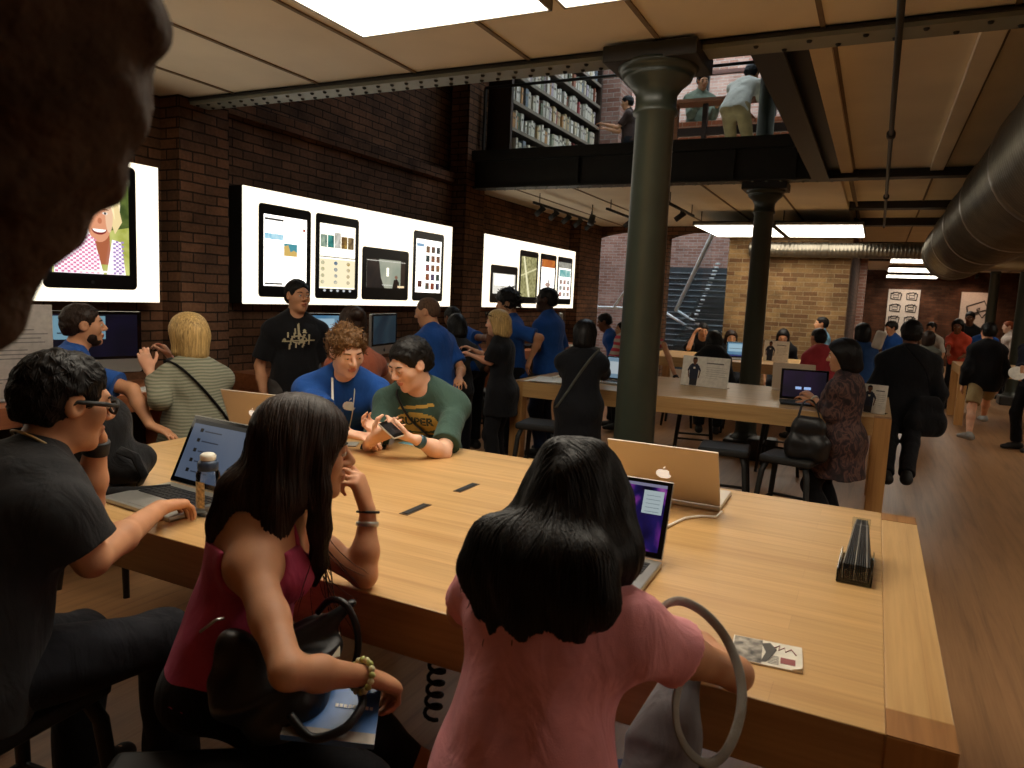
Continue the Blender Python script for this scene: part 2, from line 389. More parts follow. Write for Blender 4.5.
def blades(V, F, head, H, kind, s, vox, n=None, L=None, seed=2):
    """combed locks laid over the hair surface, part of the same mesh"""
    if kind == 'buzz': return V, F
    r_ = np.random.default_rng(seed); near = vox < .008; A0 = V[F]; c = A0.mean(1); nn = np.cross(A0[:, 2]-A0[:, 0], A0[:, 3]-A0[:, 1]); nn /= np.maximum(np.linalg.norm(nn, axis=1), 1e-12)[:, None]
    loc = (c-head) @ H/s; ok = ((c-head)*nn).sum(1) > .02*s if kind != 'long' else nn[:, 2] > -.6
    ids = np.nonzero(ok)[0]; N = n or {'short': 900, 'curly': 900, 'spiky': 500, 'long': 700, 'bob': 600, 'bun': 500}.get(kind, 500)
    if not near: N = N//3
    ids = r_.choice(ids, min(N, len(ids)), replace=False); c, nn, loc = c[ids], nn[ids], loc[ids]; N = len(ids)
    hr, hf, hu = H[:, 0], H[:, 1], H[:, 2]
    if kind in ('long', 'bob', 'bun'): d = -np.array([0, 0, 1.0])*1.0+hr*np.sign(loc[:, :1])*np.clip((loc[:, 2:]-.03)/.08, 0, 1)*1.2-hf*np.clip((loc[:, 2:]-.05)/.07, 0, 1)*.3+r_.normal(0, .07, (N, 3))
    elif kind in ('curly', 'spiky', 'afro'): d = r_.normal(0, 1, (N, 3))
    else: d = -hu*.55+hf*np.where(loc[:, 1:2] > 0, .9, -.1)*np.clip((loc[:, 2:])/.08, 0, 1.2)+hr*.25*np.clip((loc[:, 2:])/.1, 0, 1)+r_.normal(0, .28, (N, 3))
    d -= nn*(d*nn).sum(1)[:, None]; d /= np.maximum(np.linalg.norm(d, axis=1), 1e-9)[:, None]
    LL = (L or {'short': .024, 'curly': .02, 'spiky': .034, 'long': .10, 'bob': .08, 'bun': .05}.get(kind, .03))*s*r_.uniform(.7, 1.25, (N, 1)); lift = {'short': .0016, 'curly': .010, 'spiky': .016, 'long': .0016, 'bob': .0014, 'bun': .0012}.get(kind, .003)*r_.uniform(.3, 1.3, (N, 1))
    rad = (.0020 if near else .0036)*(1.25 if kind in ('curly', 'spiky') else 1.0); K = 5 if (kind == 'long' and near) else 3
    bv = BVHTree.FromPolygons([tuple(p) for p in V], [tuple(p) for p in F]); g = np.array([0, 0, -1.0]); free = kind in ('curly', 'spiky', 'afro')
    P = np.empty((N, K+2, 3)); Nn = np.empty((N, K+2, 3))
    for i in range(N):
        p, n_, dv = c[i], nn[i], d[i]; P[i, 0] = p-dv*LL[i]*.12-n_*.0015; Nn[i, 0] = n_
        for k in range(1, K+2):
            q = p+dv*LL[i]/K
            if not free:
                h = bv.find_nearest(Vector(q)); q2 = np.array(h[0]); m_ = np.array(h[1]); w = dv-m_*(dv@m_)
                if kind in ('long', 'bob', 'bun'): w = w+(g-m_*(g@m_))*.35
                dv = nrm(w); n_ = m_; p = q2
                P[i, k] = p+n_*(lift[i]*(.9 if k <= K else -.5)); Nn[i, k] = n_
            else:
                dv = nrm(dv+r_.normal(0, .35, 3)+n_*.12*(1 if k < 2 else -.6)); p = q; P[i, k] = p+n_*lift[i]*.7; Nn[i, k] = n_
    w = np.array([.5]+[1.0]*(K-1)+[.7, .12]); T = np.gradient(P, axis=1); B = np.cross(Nn, T); B /= np.maximum(np.linalg.norm(B, axis=2), 1e-9)[..., None]; ww = (w*rad)[None, :, None]
    R = np.stack([P+B*ww, P+Nn*ww*.7, P-B*ww], 2); v = R.reshape(-1, 3); M_ = (K+2)*3; base = len(V)+np.arange(N)[:, None]*M_; q = []
    for k in range(K+1):
        for j in range(2): a = k*3+j; q.append(base+np.array([[a, a+1, a+4, a+3]]))
    return np.concatenate([V, v]), np.concatenate([F]+q)
def person(label, head, yaw, lean=8, s=1.0, sex='m', hy=0, hp=0, hr=0, sit=None, twist=0, side=0, hands=None, top=None, bottom=None, shoes='111111',
           skn='fair', hair=None, vox=.01, group=None, feet=None, knees=None, curl=.35, seat_fwd=.0, fat=1.0, eyes=True, hvox=None, elbow=None, mouth=True, pelvis_lean=None, shorts=False, sg=.175, shrug=0):
    """A figure placed by its head centre. Angles in degrees: yaw is the azimuth the chest faces (90 = +y), hy/hp/hr turn the head left, down, over."""
    head = np.asarray(head, float); f0 = np.array([math.cos(math.radians(yaw)), math.sin(math.radians(yaw)), 0]); r0 = np.array([f0[1], -f0[0], 0]); u0 = np.array([0, 0, 1.0])
    ln = math.radians(lean); pl = math.radians(lean*.55 if pelvis_lean is None else pelvis_lean)
    def tilt(an, tw=0):
        f = rotv(f0, u0, math.radians(tw)); r = np.array([f[1], -f[0], 0]); u = u0*math.cos(an)+f*math.sin(an); fw = f*math.cos(an)-u0*math.sin(an)
        sd = math.radians(side); return rotv(r, fw, sd), fw, rotv(u, fw, sd)
    rp, fp, up = tilt(pl); rc, fc, uc = tilt(ln, twist); fem = sex == 'f'
    wid = .93 if fem else 1.0
    hf = rotv(fc*1.0, u0, math.radians(hy)); hf = nrm(np.array([hf[0], hf[1], 0])); hrt = np.array([hf[1], -hf[0], 0])
    hd = -math.radians(hp); hfw = hf*math.cos(hd)+u0*math.sin(hd); hup = np.cross(hrt, hfw); hrt = rotv(hrt, hfw, math.radians(hr)); hup = np.cross(hrt, hfw)
    nk = nrm(uc*.7+u0*.3+hup*.5)
    neckrel = up*.13*s+uc*.40*s; headrel = neckrel+nk*.135*s+hfw*.03*s
    pel = head-headrel
    if sit is not None: pel[2] = sit                      # the hips of a seated figure rest on the seat; the spine takes up the difference
    st = (head-pel)[2]/headrel[2]; 
    waist = pel+up*.13*s*st; chest = waist+uc*.20*s*st; neck = head-nk*.135*s-hfw*.03*s
    T = np.stack([rc, fc, uc], 1); Tp = np.stack([rp, fp, up], 1)
    sh = {}; hp_ = {}
    for sd in (1, -1):
        sh[sd] = chest*.35+neck*.65-uc*(.055-shrug)*s+rc*sd*sg*s*wid; hp_[sd] = pel+rp*sd*.092*s
    arms = {}; hands = hands or {}
    for sd in (1, -1):
        q = hands.get('R' if sd > 0 else 'L'); L1, L2 = .285*s, .25*s
        if q is None: tgt = sh[sd]-u0*.50*s+f0*.06*s+r0*sd*.06*s; q = {}
        else:
            q = q if isinstance(q, dict) else dict(at=q); tgt = np.asarray(q['at'], float)
        if 'elbow' in q:
            el = np.asarray(q['elbow'], float); L1n = np.linalg.norm(el-sh[sd]); wr = tgt
            el = sh[sd]+(el-sh[sd])*min(1, 1.25*L1/max(L1n, 1e-6)); 
        else: el, wr = ik(sh[sd], tgt, L1, L2, q.get('pole', -f0*.5-u0+r0*sd*.5))
        fd = nrm(wr-el); hdv = nrm(np.asarray(q.get('dir', fd), float)); pn = np.asarray(q.get('palm', -r0*sd if hands.get('R' if sd > 0 else 'L') is None else -u0), float)
        if np.linalg.norm(np.cross(hdv, pn)) < .1: pn = pn+f0*.5+r0*.2
        arms[sd] = (el, wr, hdv, pn, q)
    legs = {}
    for sd in (1, -1):
        ft = None if feet is None else feet.get('R' if sd > 0 else 'L')
        if ft is None: ft = np.array([hp_[sd][0], hp_[sd][1], .085*s])+(f0*.36*s if sit is not None else 0)+r0*sd*.02+(f0*.03*sd if sit is None else 0)
        if sit is not None and feet is None: ft = ft
        ft = np.asarray(ft, float); pole = f0+u0*(.9 if sit is not None else 0)+r0*sd*.12
        if knees is not None and ('R' if sd > 0 else 'L') in knees: pole = np.asarray(knees['R' if sd > 0 else 'L'], float)-hp_[sd]
        kn, an = ik(hp_[sd], ft, .42*s, .41*s, pole); legs[sd] = (kn, an)
    def torso(S, o, k=.05, lo=0):
        w = wid*fat
        S.ell(pel+up*.02*s, np.array([(.172 if fem else .16)*fat, .112*fat, .115])*s+o, Tp, k)
        for sd in (1, -1): S.ell(pel+rp*sd*.078*s-fp*.052*s-up*.03*s, np.array([.085, .085, .09])*s+o*.8, Tp, k)
        S.ell(waist+fp*.005*s, np.array([(.132 if fem else .15)*fat, .1*fat, .15])*s+o, T, k)
        S.ell(chest-fc*.008*s, np.array([(.142 if fem else .162)*w, .108*fat, .19])*s+o, T, k)
        S.ell(chest+uc*.09*s-fc*.018*s, np.array([.155*w, .088, .095])*s+o, T, k)
        if fem:
            for sd in (1, -1): S.ell(chest+rc*sd*.068*s+fc*.085*s+uc*.012*s, np.array([.058, .055, .06])*s+o, T, .04)
        else:
            for sd in (1, -1): S.ell(chest+rc*sd*.075*s+fc*.062*s+uc*.05*s, np.array([.075, .042, .055])*s+o, T, .04)
        for sd in (1, -1):
            S.cap(sh[sd], neck+rc*sd*.03*s-uc*.015*s, .05*s*(.9 if fem else 1)+o, .045*s+o*.6, .045)
            S.cap(sh[sd], sh[sd]*.5+chest*.5, .055*s*(.92 if fem else 1)+o, .08*s+o, .05)
    am = .86 if fem else 1.0
    # ---- the body: one continuous skin
    S = SDF(); torso(S, 0)
    for sd in (1, -1):
        el, wr, hdv, pn, q = arms[sd]
        S.cap(sh[sd], sh[sd]*.45+el*.55, .052*s*am, .044*s*am, .03); S.cap(sh[sd]*.5+el*.5, el, .045*s*am, .037*s*am, .02)
        S.cap(el, el*.62+wr*.38, .038*s*am, .039*s*am, .02); S.cap(el*.62+wr*.38, wr, .039*s*am, .025*s*am, .02)
        cu = q.get('curl', curl); cu = (cu,)*4 if not hasattr(cu, '__len__') else cu
        hand(S, wr+hdv*.012*s, hdv, pn, sd, s*(.94 if fem else 1.0), cu, q.get('thumb', .4))
        kn, an = legs[sd]
        S.cap(hp_[sd], kn, .082*s, .054*s, .04); S.cap(kn, kn*.6+an*.4, .054*s, .053*s, .03); S.cap(kn*.6+an*.4, an, .053*s, .036*s, .03)
        fo = nrm(np.array([(kn-hp_[sd])[0], (kn-hp_[sd])[1], 0])+f0*.8+r0*sd*.1); S.cap(an-u0*.03*s, an+fo*.15*s-u0*.05*s, .036*s, .028*s, .03)
    H = np.stack([hrt, hfw, hup], 1)
    def hl(x, y, z): return head+s*(H @ np.array([x, y, z]))
    def he(S, c, r, k, op=1): S.ell(hl(*c), np.array(r)*s, H, k*s, op)
    S.cap(neck-uc*.03*s, hl(0, -.02, -.06), .058*s*am, .054*s*am, .035)
    he(S, (0, -.015, .03), (.073, .095, .084), .03); he(S, (0, .02, -.03), (.062, .066, .088), .03)
    jw = .046 if not fem else .041
    he(S, (0, .036, -.083), (jw, .046, .032), .03); he(S, (0, .074, -.1), (.019, .016, .015), .025)
    he(S, (.036, .056, -.02), (.028, .026, .03), .025); he(S, (-.036, .056, -.02), (.028, .026, .03), .025)
    S.cap(hl(-.034, .076, .029), hl(.034, .076, .029), .0115*s, None, .018*s)
    for x in (.031, -.031): he(S, (x, .094, .006), (.017, .013, .011), .014, -1)
    S.cap(hl(0, .088, .014), hl(0, .110, -.02), .0085*s, .012*s, .012*s)
    for x in (.012, -.012): he(S, (x, .098, -.027), (.0085, .011, .008), .008)
    he(S, (0, .088, -.053), (.025, .013, .0075), .008); he(S, (0, .087, -.066), (.021, .013, .008), .008)
    for x in (.076, -.076):
        he(S, (x, -.005, -.002), (.011, .024, .032), .01); he(S, (x*1.1, .004, 0), (.006, .011, .017), .006, -1)
    for x in (.031, -.031):                                 # lids
        he(S, (x, .0785 if hp < 14 else .0815, .0125 if hp < 14 else .010), (.0155, .0135, .0100 if hp < 14 else .0115), .006)
    V, F = S.mesh(vox)
    mats = [skin(skn), plain('lips_'+skn, tuple(np.array([int(SKINS[skn][i:i+2], 16)/255 for i in (0, 2, 4)])*np.array([.86, .68, .66])), .45)]
    cen = V[F].mean(1); loc = (cen-head) @ H/s
    mf = ((np.abs(loc[:, 0])/.024)**2+((loc[:, 2]+.0595)/.011)**2 < 1) & (loc[:, 1] > .088)
    org = np.array([pel[0], pel[1], 0.0]); body = mesh_obj('person', V, F, mats, None, org, mf); tag(body, label, 'person', group)
    P = dict(body=body, org=org, head=head, H=H, hl=hl, neck=neck, chest=chest, pel=pel, waist=waist, sh=sh, arms=arms, legs=legs, rc=rc, fc=fc, uc=uc, T=T, s=s, f0=f0, r0=r0, vox=vox, hp=hp_)
    # ---- eyes and brows
    if eyes:
        for x in (.031, -.031):
            m = MB(); c = hl(x, .0835, .005); rr = .0092*s
            prof = [(rr*math.sin(a), -rr*math.cos(a)) for a in np.linspace(.05, PI-.05, 9)]
            MM = Matrix(np.stack([H[:, 0], -H[:, 2], H[:, 1]], 1).tolist())
            m.lathe(prof, plain('eye_white', 'd8d0c4', .25), c, 12, MM); m.lathe([(.0048*s, rr*.86), (.0046*s, rr*1.0), (.001, rr*1.06)], plain('eye_iris', '1c120c', .2), c, 12, MM)
            m.build('eye', body, org)
        hm = hair[1] if hair and hair[0] != 'none' else plain('brow', '1c120c')
        for x in (.033, -.033):
            m = MB(); g = x/abs(x); m.tube([hl(x-g*.017, .0905, .026), hl(x, .0895, .031), hl(x+g*.018, .077, .027)], [.0025*s, .0038*s, .002*s], hm, 6); m.build('eyebrow', body, org)
    # ---- clothes
    def part(nm, S, mat, v=None, amp=.004, fr=1.0, seed=3, sm=1, disp=None):
        V, F = S.mesh(v or vox, disp if disp else (folds(amp, fr, seed+int(abs(head[0])*97)) if amp else None), sm); return mesh_obj(nm, V, F, [mat], body, org)
    P['part'] = part
    bt = bottom or ('trousers', cloth('dark_denim', '1a1b22'))
    S = SDF(); o = .012*s
    if bt[0] == 'skirt':
        S.ell(pel, np.array([.19, .15, .14])*s, Tp, .05); S.cap(pel-u0*.05, pel-u0*.48*s, .17*s, .21*s, .05)
    else:
        S.ell(pel+up*.015*s, np.array([(.176 if fem else .166)*fat, .118*fat, .105])*s+o*.6, Tp, .05, cut=(pel+up*.115*s, up))
        for sd in (1, -1):
            S.ell(pel+rp*sd*.078*s-fp*.052*s-up*.03*s, np.array([.088, .088, .09])*s+o*.5, Tp, .05)
            kn, an = legs[sd]; tight = bt[0] == 'leggings'; oo = o*(.35 if tight else 1)
            if bt[0] == 'shorts':
                kk = hp_[sd]*.12+kn*.88; S.cap(hp_[sd], kn, .092*s+oo, .078*s+oo, .04, cut=(kk, nrm(kn-hp_[sd])))
            else:
                cu = (an+u0*.02*s, nrm(an-kn)); S.cap(hp_[sd], kn, .086*s+oo, .06*s+oo, .04); S.cap(kn, an-u0*.02*s, .058*s+oo, (.04 if tight else .056)*s+oo, .03, cut=cu)
    part(bt[0], S, bt[1], amp=.002 if bt[0] == 'leggings' else .005)
    for sd in (1, -1):
        kn, an = legs[sd]; fo = nrm(np.array([(kn-hp_[sd])[0], (kn-hp_[sd])[1], 0])+f0*.8+r0*sd*.1); S = SDF(); b = an-u0*.055*s
        S.cap(an+u0*.0*s, b-fo*.02*s+u0*.03*s, .043*s, .046*s, .02); S.cap(b-fo*.04*s+u0*.012*s, b+fo*.165*s+u0*.0*s, .042*s, .036*s, .03, flat=(u0, 1.15)); S.cap(b-fo*.04*s+u0*.01*s, b+fo*.10*s+u0*.03*s, .04*s, .026*s, .03)
        S.plane(b-u0*.03*s, -u0); part('shoe', S, plain('shoe_'+shoes, shoes, .6), amp=0)
    if top:
        kind, mat = top[0], top[1]; tp = dict(sl=.5, hem=-.06, infl=.012); tp.update(top[2] if len(top) > 2 else {}); o = tp['infl']*s
        S = SDF(); torso(S, o)
        hem = pel+up*tp['hem']*s
        if tp['hem'] < -.2:
            S.cap(pel, pel-u0*(-tp['hem'])*s, .165*s*fat, (.19+tp.get('flare', 0))*s*fat, .06, flat=(f0, 1.2))
            for sd in (1, -1):
                kn = legs[sd][0]; S.cap(hp_[sd], hp_[sd]*.4+kn*.6, .1*s, .09*s, .06)
        else: S.cap(waist, pel-up*.06*s, .15*s*fat+o, .165*s*fat+o, .06, flat=(fp, 1.35))
        S.plane(hem, -up if tp['hem'] > -.2 else -u0)
        cu = neck+uc*(.012 if kind != 'tank' else -.06)*s
        if kind == 'tank':
            for sd in (1, -1): S.sph(sh[sd]+rc*sd*.035*s+uc*.01*s, .082*s, .02, -1)
            S.ell(neck+fc*.05*s-uc*.035*s, np.array([.075, .085, .085])*s, T, .02, -1)
            S.plane(chest+uc*.075*s, nrm(uc-fc*.25))
        else:
            nd = nrm(hl(0, -.02, -.06)-neck); rcol = tp.get('collar', .064)*s
            S.cap(neck-uc*.02*s, neck+nd*(.004 if kind != 'collared' else .035)*s, rcol+.006, rcol, .02)
            if kind == 'tee': S.ell(neck+fc*.062*s+uc*.03*s, np.array([.06, .055, .05])*s, T, .012, -1)
            for sd in (1, -1):
                el, wr, hdv, pn, q = arms[sd]; fr = tp['sl']; pad = (.056*am+.004)*s; lo_ = tp.get('loose', .012)*s
                if fr <= 1:
                    e2 = sh[sd]+(el-sh[sd])*min(1.0, fr+.1); S.cap(sh[sd], e2, pad, (.05*am)*s+lo_, .03, cut=(sh[sd]+(el-sh[sd])*fr, nrm(el-sh[sd])))
                else:
                    S.cap(sh[sd], el, pad, (.042*am)*s+lo_, .03); w2 = el+(wr-el)*min(1, fr-1); S.cap(el, w2, (.042*am)*s+lo_, (.032*am)*s+lo_*.8, .03, cut=(w2-nrm(wr-el)*.002, nrm(wr-el)))
        if kind == 'tank':
            m = MB()
            for sd in (1, -1): m.tube(spl([chest+rc*sd*.075*s+uc*.06*s+fc*.10*s, chest+rc*sd*.08*s+uc*.12*s+fc*.075*s, sh[sd]*.5+neck*.5+uc*.055*s+fc*.01*s, chest+rc*sd*.075*s+uc*.13*s-fc*.10*s, chest+rc*sd*.07*s+uc*.05*s-fc*.105*s]), .007*s, mat, 8)
            m.build('shoulder_strap', body, org)
        P['top'] = part('tank_top' if kind == 'tank' else tp.get('name', 'shirt'), S, mat, amp=tp.get('amp', .0045), fr=tp.get('fr', 1.0))
    # ---- hair
    if hair and hair[0] != 'none':
        kind, hm = hair[0], hair[1]; ho = hair[2] if len(hair) > 2 else {}
        S = SDF(); th = {'buzz': .004, 'short': .008, 'curly': .02, 'long': .016, 'bob': .018, 'bun': .012, 'afro': .03, 'spiky': .018}.get(kind, .012)+ho.get('th', 0)
        he(S, (0, -.018, .036), (.074+th, .095+th, .082+th), .02)
        he(S, (0, -.06, -.005), (.062+th, .05+th, .07+th*.6), .03)
        if kind in ('long', 'bob'):
            for x in (1, -1):
                S.cap(hl(x*.072, .0, .03), hl(x*(.078 if kind == 'bob' else .076), -.01, -.085), .026*s, .028*s, .03*s)
            S.cap(hl(0, -.075, 0), hl(0, -.085, -.09), .06*s, .06*s, .03*s)
            for x in (.04, -.04): S.cap(hl(x, -.06, 0), hl(x*1.2, -.065, -.1), .045*s, .04*s, .03*s)
        he(S, (0, .110, -.03), (.115, .078 if kind not in ('long', 'bob') else .092, .106) if kind not in ('curly', 'spiky') else (.1, .08, .1), .016, -1)
        if kind not in ('long', 'bob'):
            for x in (1, -1): he(S, (x*.085, .03, -.055), (.03, .06, .06), .01, -1)
            S.plane(hl(0, 0, -.058), -hup)
            for x in (1, -1): he(S, (x*.085, -.003, -.005), (.02, .026, .036), .006, -1)
        if kind == 'bun': he(S, ho.get('bun', (0, -.115, .075)), (.045, .045, .04), .015)
        for pts, rr, k in ho.get('locks', []):
            for i in range(len(pts)-1): S.cap(pts[i], pts[i+1], rr[i], rr[i+1], k)
        for c, r, k in ho.get('sub', []): he(S, c, r, k, -1)
        dm = {'buzz': None, 'short': tufts(.0028, 150), 'curly': tufts(.006, 140), 'afro': tufts(.007, 120), 'spiky': tufts(.006, 110), 'long': tufts(.0012, 60), 'bob': tufts(.0012, 60), 'bun': tufts(.0015, 80)}.get(kind)
        if 'disp' in ho: dm = ho['disp']
        V, F = S.mesh(hvox or vox*(.75 if vox > .008 else 1), dm); V, F = blades(V, F, head, H, kind, s, vox); P['hair'] = mesh_obj('hair', V, F, [hm], body, org)
    return P
def strands(P, curves, mat, r=.0007):
    m = MB()
    for c in curves: m.tube(c, [r]*(len(c)-1)+[r*.3], mat, 4, cap=False)
    return m.build('hair_strands', P['body'], P['org'])
def decal(P, polys, mat, up=.0, right=0, src='top', size=1.0, back=False, name='chest_print', cell=.004, depth=.0018):
    """flat artwork pressed onto the cloth: small cells cast onto the garment along the chest direction"""
    o = P[src]; me = o.data; n = len(me.vertices); co = np.empty(n*3, np.float32); me.vertices.foreach_get('co', co); co = co.reshape(-1, 3)+P['org']
    bv = BVHTree.FromPolygons([tuple(v) for v in co], [tuple(p.vertices) for p in me.polygons])
    g = -1 if back else 1; f = P['fc']*g; r = P['rc']*(-1); u = P['uc']; ce = P['chest']+u*up+r*right
    m = MB()
    for poly in polys:
        pa = np.array(poly)*size; lo, hi = pa.min(0), pa.max(0); nx, ny = max(1, int((hi[0]-lo[0])/cell)), max(1, int((hi[1]-lo[1])/cell)); dx, dy = (hi-lo)/(nx, ny)
        for i in range(nx):
            for j in range(ny):
                c = lo+((i+.5)*dx, (j+.5)*dy)
                ins = False; k = len(pa)-1
                for q in range(len(pa)):
                    if (pa[q][1] > c[1]) != (pa[k][1] > c[1]) and c[0] < (pa[k][0]-pa[q][0])*(c[1]-pa[q][1])/(pa[k][1]-pa[q][1])+pa[q][0]: ins = not ins
                    k = q
                if not ins: continue
                quad = []
                for a, b in ((0, 0), (1, 0), (1, 1), (0, 1)):
                    w = lo+((i+a)*dx, (j+b)*dy); st = ce+r*w[0]*g*1.0+u*w[1]+f*.4
                    h = bv.ray_cast(Vector(st), Vector(-f))
                    if h[0] is None: break
                    quad.append(np.array(h[0])+f*depth)
                if len(quad) == 4: m.add(quad, [[0, 1, 2, 3]], mat, True)
    if not m.v: return None
    return m.build(name, P['body'], P['org'])
def text_polys(txt, size=1.0, bold=.0):
    cu = bpy.data.curves.new('t', 'FONT'); cu.body = txt; cu.align_x = 'CENTER'; cu.align_y = 'CENTER'; cu.size = size; cu.offset = bold; cu.resolution_u = 3
    ob = bpy.data.objects.new('t', cu); COL.objects.link(ob); dg = bpy.context.evaluated_depsgraph_get(); dg.update()
    me = bpy.data.meshes.new_from_object(ob.evaluated_get(dg)); out = [[(me.vertices[i].co.x, me.vertices[i].co.y) for i in p.vertices] for p in me.polygons]
    bpy.data.objects.remove(ob); bpy.data.curves.remove(cu); bpy.data.meshes.remove(me); return out
# ---------------------------------------------------------------- the setting
B_L = brick('brick_dark_side', '6f5340', '8c664c', '3c3026', 'yz'); B_LX = brick('brick_dark_front', '6f5340', '8c664c', '3c3026', 'xz')
B_Y = brick('brick_yellow', '987a52', '6c4d34', '988466', 'xz', dark=.55); B_YS = brick('brick_yellow_side', '987a52', '6c4d34', '988466', 'yz', dark=.55)
B_R = brick('brick_red', '684632', '513324', '4a3a30', 'xz'); B_RS = brick('brick_red_side', '684632', '513324', '4a3a30', 'yz')
B_P = brick('brick_pink', 'b08a7c', '94695a', 'b0a49c', 'xz', dark=.75); B_PS = brick('brick_pink_side', 'b08a7c', '94695a', 'b0a49c', 'yz', dark=.75)
IRON = plain('cast_iron', '2f352c', .36, .0, .12, 8, .08, 60); IRON_D = plain('dark_iron', '24231f', .5, .0, .15, 8, .1, 60)
FLANGE = plain('flange_paint', '83877c', .5, 0, .1, 6)
CEIL = plain('ceiling_board', 'e9e0ca', .8, 0, .06, 2, .03, 30); CEIL_S = plain('ceiling_seam_and_shadow', '7a6a54', .8)
FLOOR = wood('floor_boards', 'a07751', '825e3f', 1, .42, .13, .8, .15)
BLACK = plain('matt_black', '131312', .6); WHITE = plain('white_card', 'e6e2d8', .6); STEEL = plain('brushed_steel', 'b9bab8', .3, 1.0, .05)
def wall(a, b, mx, my):                                     # a wall slab: the brick runs along the long side
    m = MB(); a, b = np.minimum(a, b).astype(float), np.maximum(a, b).astype(float)
    bm = MB().bx(a, b, mx)
    for f in bm.f:
        p = np.array([bm.v[i] for i in f]); n = np.cross(p[1]-p[0], p[2]-p[0]); m.add(p, [[0, 1, 2, 3]], my if abs(n[0]) > abs(n[1]) and abs(n[0]) > abs(n[2]) else mx)
    return m
def addw(m, a, b, mx, my):
    w = wall(a, b, mx, my)
    for f, i in zip(w.f, w.m): m.add([w.v[k] for k in f], [[0, 1, 2, 3]], w.mats[i])
    return m
XR, YB = 9.0, 27.5
struct(MB().bx((-5.6, -5, -.2), (XR+.3, YB+.3, 0), FLOOR), 'floor')
m = wall((-5.3, -5, 0), (-4.9, 13, 3.1), B_LX, B_L); addw(m, (-5.3, -5, 3.1), (-5.03, 13, 7.2), B_LX, B_L)
for y0, y1 in ((-.6, -.05), (3.82, 4.28), (8.0, 8.47), (11.95, 13.0)): addw(m, (-4.95, y0, 0), (-4.7, y1, 3.0 if y0 < 3.9 or y0 > 11 else 7.2), B_LX, B_L)
addw(m, (-4.95, 4.28, 3.02), (-4.86, 8.0, 3.14), B_LX, B_L)
struct(m, 'wall_left')
# rear wall: two arched openings on the left, then the warm yellow brick bay
m = MB(); Z3 = 3.0
def arch(m, x0, x1, y0, y1, zs, rise, ztop, mat):            # the masonry above a segmental arch
    n = 14; xs = np.linspace(x0, x1, n+1); zz = zs+rise*(1-((xs-(x0+x1)/2)/((x1-x0)/2))**2)
    for i in range(n):
        q = [(xs[i], y0, zz[i]), (xs[i+1], y0, zz[i+1]), (xs[i+1], y0, ztop), (xs[i], y0, ztop)]; r = [(a, y1, c) for a, b, c in q]
        m.add(q+r, [[0, 1, 2, 3], [7, 6, 5, 4], [0, 4, 5, 1]], mat)
addw(m, (-5.0, 13, 0), (-4.78, 13.2, Z3), B_LX, B_L); addw(m, (-3.6, 13, 0), (-3.43, 13.2, Z3), B_LX, B_L)
arch(m, -4.78, -3.6, 13, 13.2, 2.8, .1, Z3+.02, B_LX); arch(m, -3.43, -2.38, 13, 13.2, 2.8, .1, Z3+.02, B_LX)
addw(m, (-2.38, 13, 0), (-.45, 13.45, Z3), B_Y, B_YS); struct(m, 'wall_back')
m = wall((-.75, 13.45, 0), (-.45, YB, Z3), B_R, B_RS); struct(m, 'wall_passage')
struct(wall((-.75, YB, 0), (XR, YB+.3, 3.3), B_R, B_RS), 'wall_far'); struct(wall((XR, -5, 0), (XR+.3, YB+.3, 7.2), B_R, B_RS), 'wall_right')
struct(wall((-5.3, -5.3, 0), (XR+.3, -5, 7.2), B_LX, B_L), 'wall_front')
GL = glass('pane_glass', (.93, .97, .97), .06)
for i, (a, b) in enumerate(((-4.78, -3.6), (-3.43, -2.38))):
    m = MB(); n = 12; xs = np.linspace(a, b, n+1); zt = 2.8+.1*(1-((xs-(a+b)/2)/((b-a)/2))**2); m.add([(x, 13.1, 0) for x in xs]+[(x, 13.1, z) for x, z in zip(xs, zt)], [[k, k+1, n+2+k, n+1+k] for k in range(n)], GL)
    struct(m, 'window_%d' % (i+1))
# ceilings: near bay, right bays, mezzanine
m = MB().bx((-5.0, -5, 3.0), (XR, 3.92, 3.4), CEIL)
for k in range(-1, 17): x = -4.26+.78*k; m.bx((x-.012, -5, 2.992), (x+.012, 3.92, 3.001), CEIL_S)
struct(m, 'ceiling')
m = MB().bx((-.47, 3.92, 3.06), (XR, YB, 3.4), CEIL)
for k in range(0, 12):
    x = -.40+.78*k; m.bx((x-.055, 4.08, 3.02), (x+.055, 8.17, 3.07), CEIL); m.bx((x+.055, 4.08, 3.05), (x+.075, 8.17, 3.062), CEIL_S); m.bx((x-.01, 8.35, 3.05), (x+.01, YB, 3.062), CEIL_S)  # dark strip along each joist paints in its shadow; rear strips are seams
for y in (10.55,): m.bx((-.45, y, 2.97), (XR, y+.22, 3.07), IRON_D)
struct(m, 'ceiling_right')
m = MB().bx((-5.03, 8.34, 3.0), (-.47, 13.45, 3.4), CEIL)
for k in range(0, 6): x = -4.26+.78*k; m.bx((x-.012, 8.36, 2.992), (x+.012, 13, 3.001), CEIL_S)
struct(m, 'ceiling_mezzanine')
m = MB().bx((-5.3, -5.3, 7.2), (XR+.3, 8.9, 7.4), CEIL); m.bx((-.8, 8.9, 7.2), (XR+.3, 13.5, 7.4), CEIL); m.bx((-5.3, 12.9, 7.2), (-.8, 13.5, 7.4), CEIL)
for x in (-4.9, -3.6, -2.3, -1.0): m.bx((x-.05, 8.9, 7.2), (x+.05, 12.9, 7.35), IRON_D)
struct(m, 'ceiling_upper')
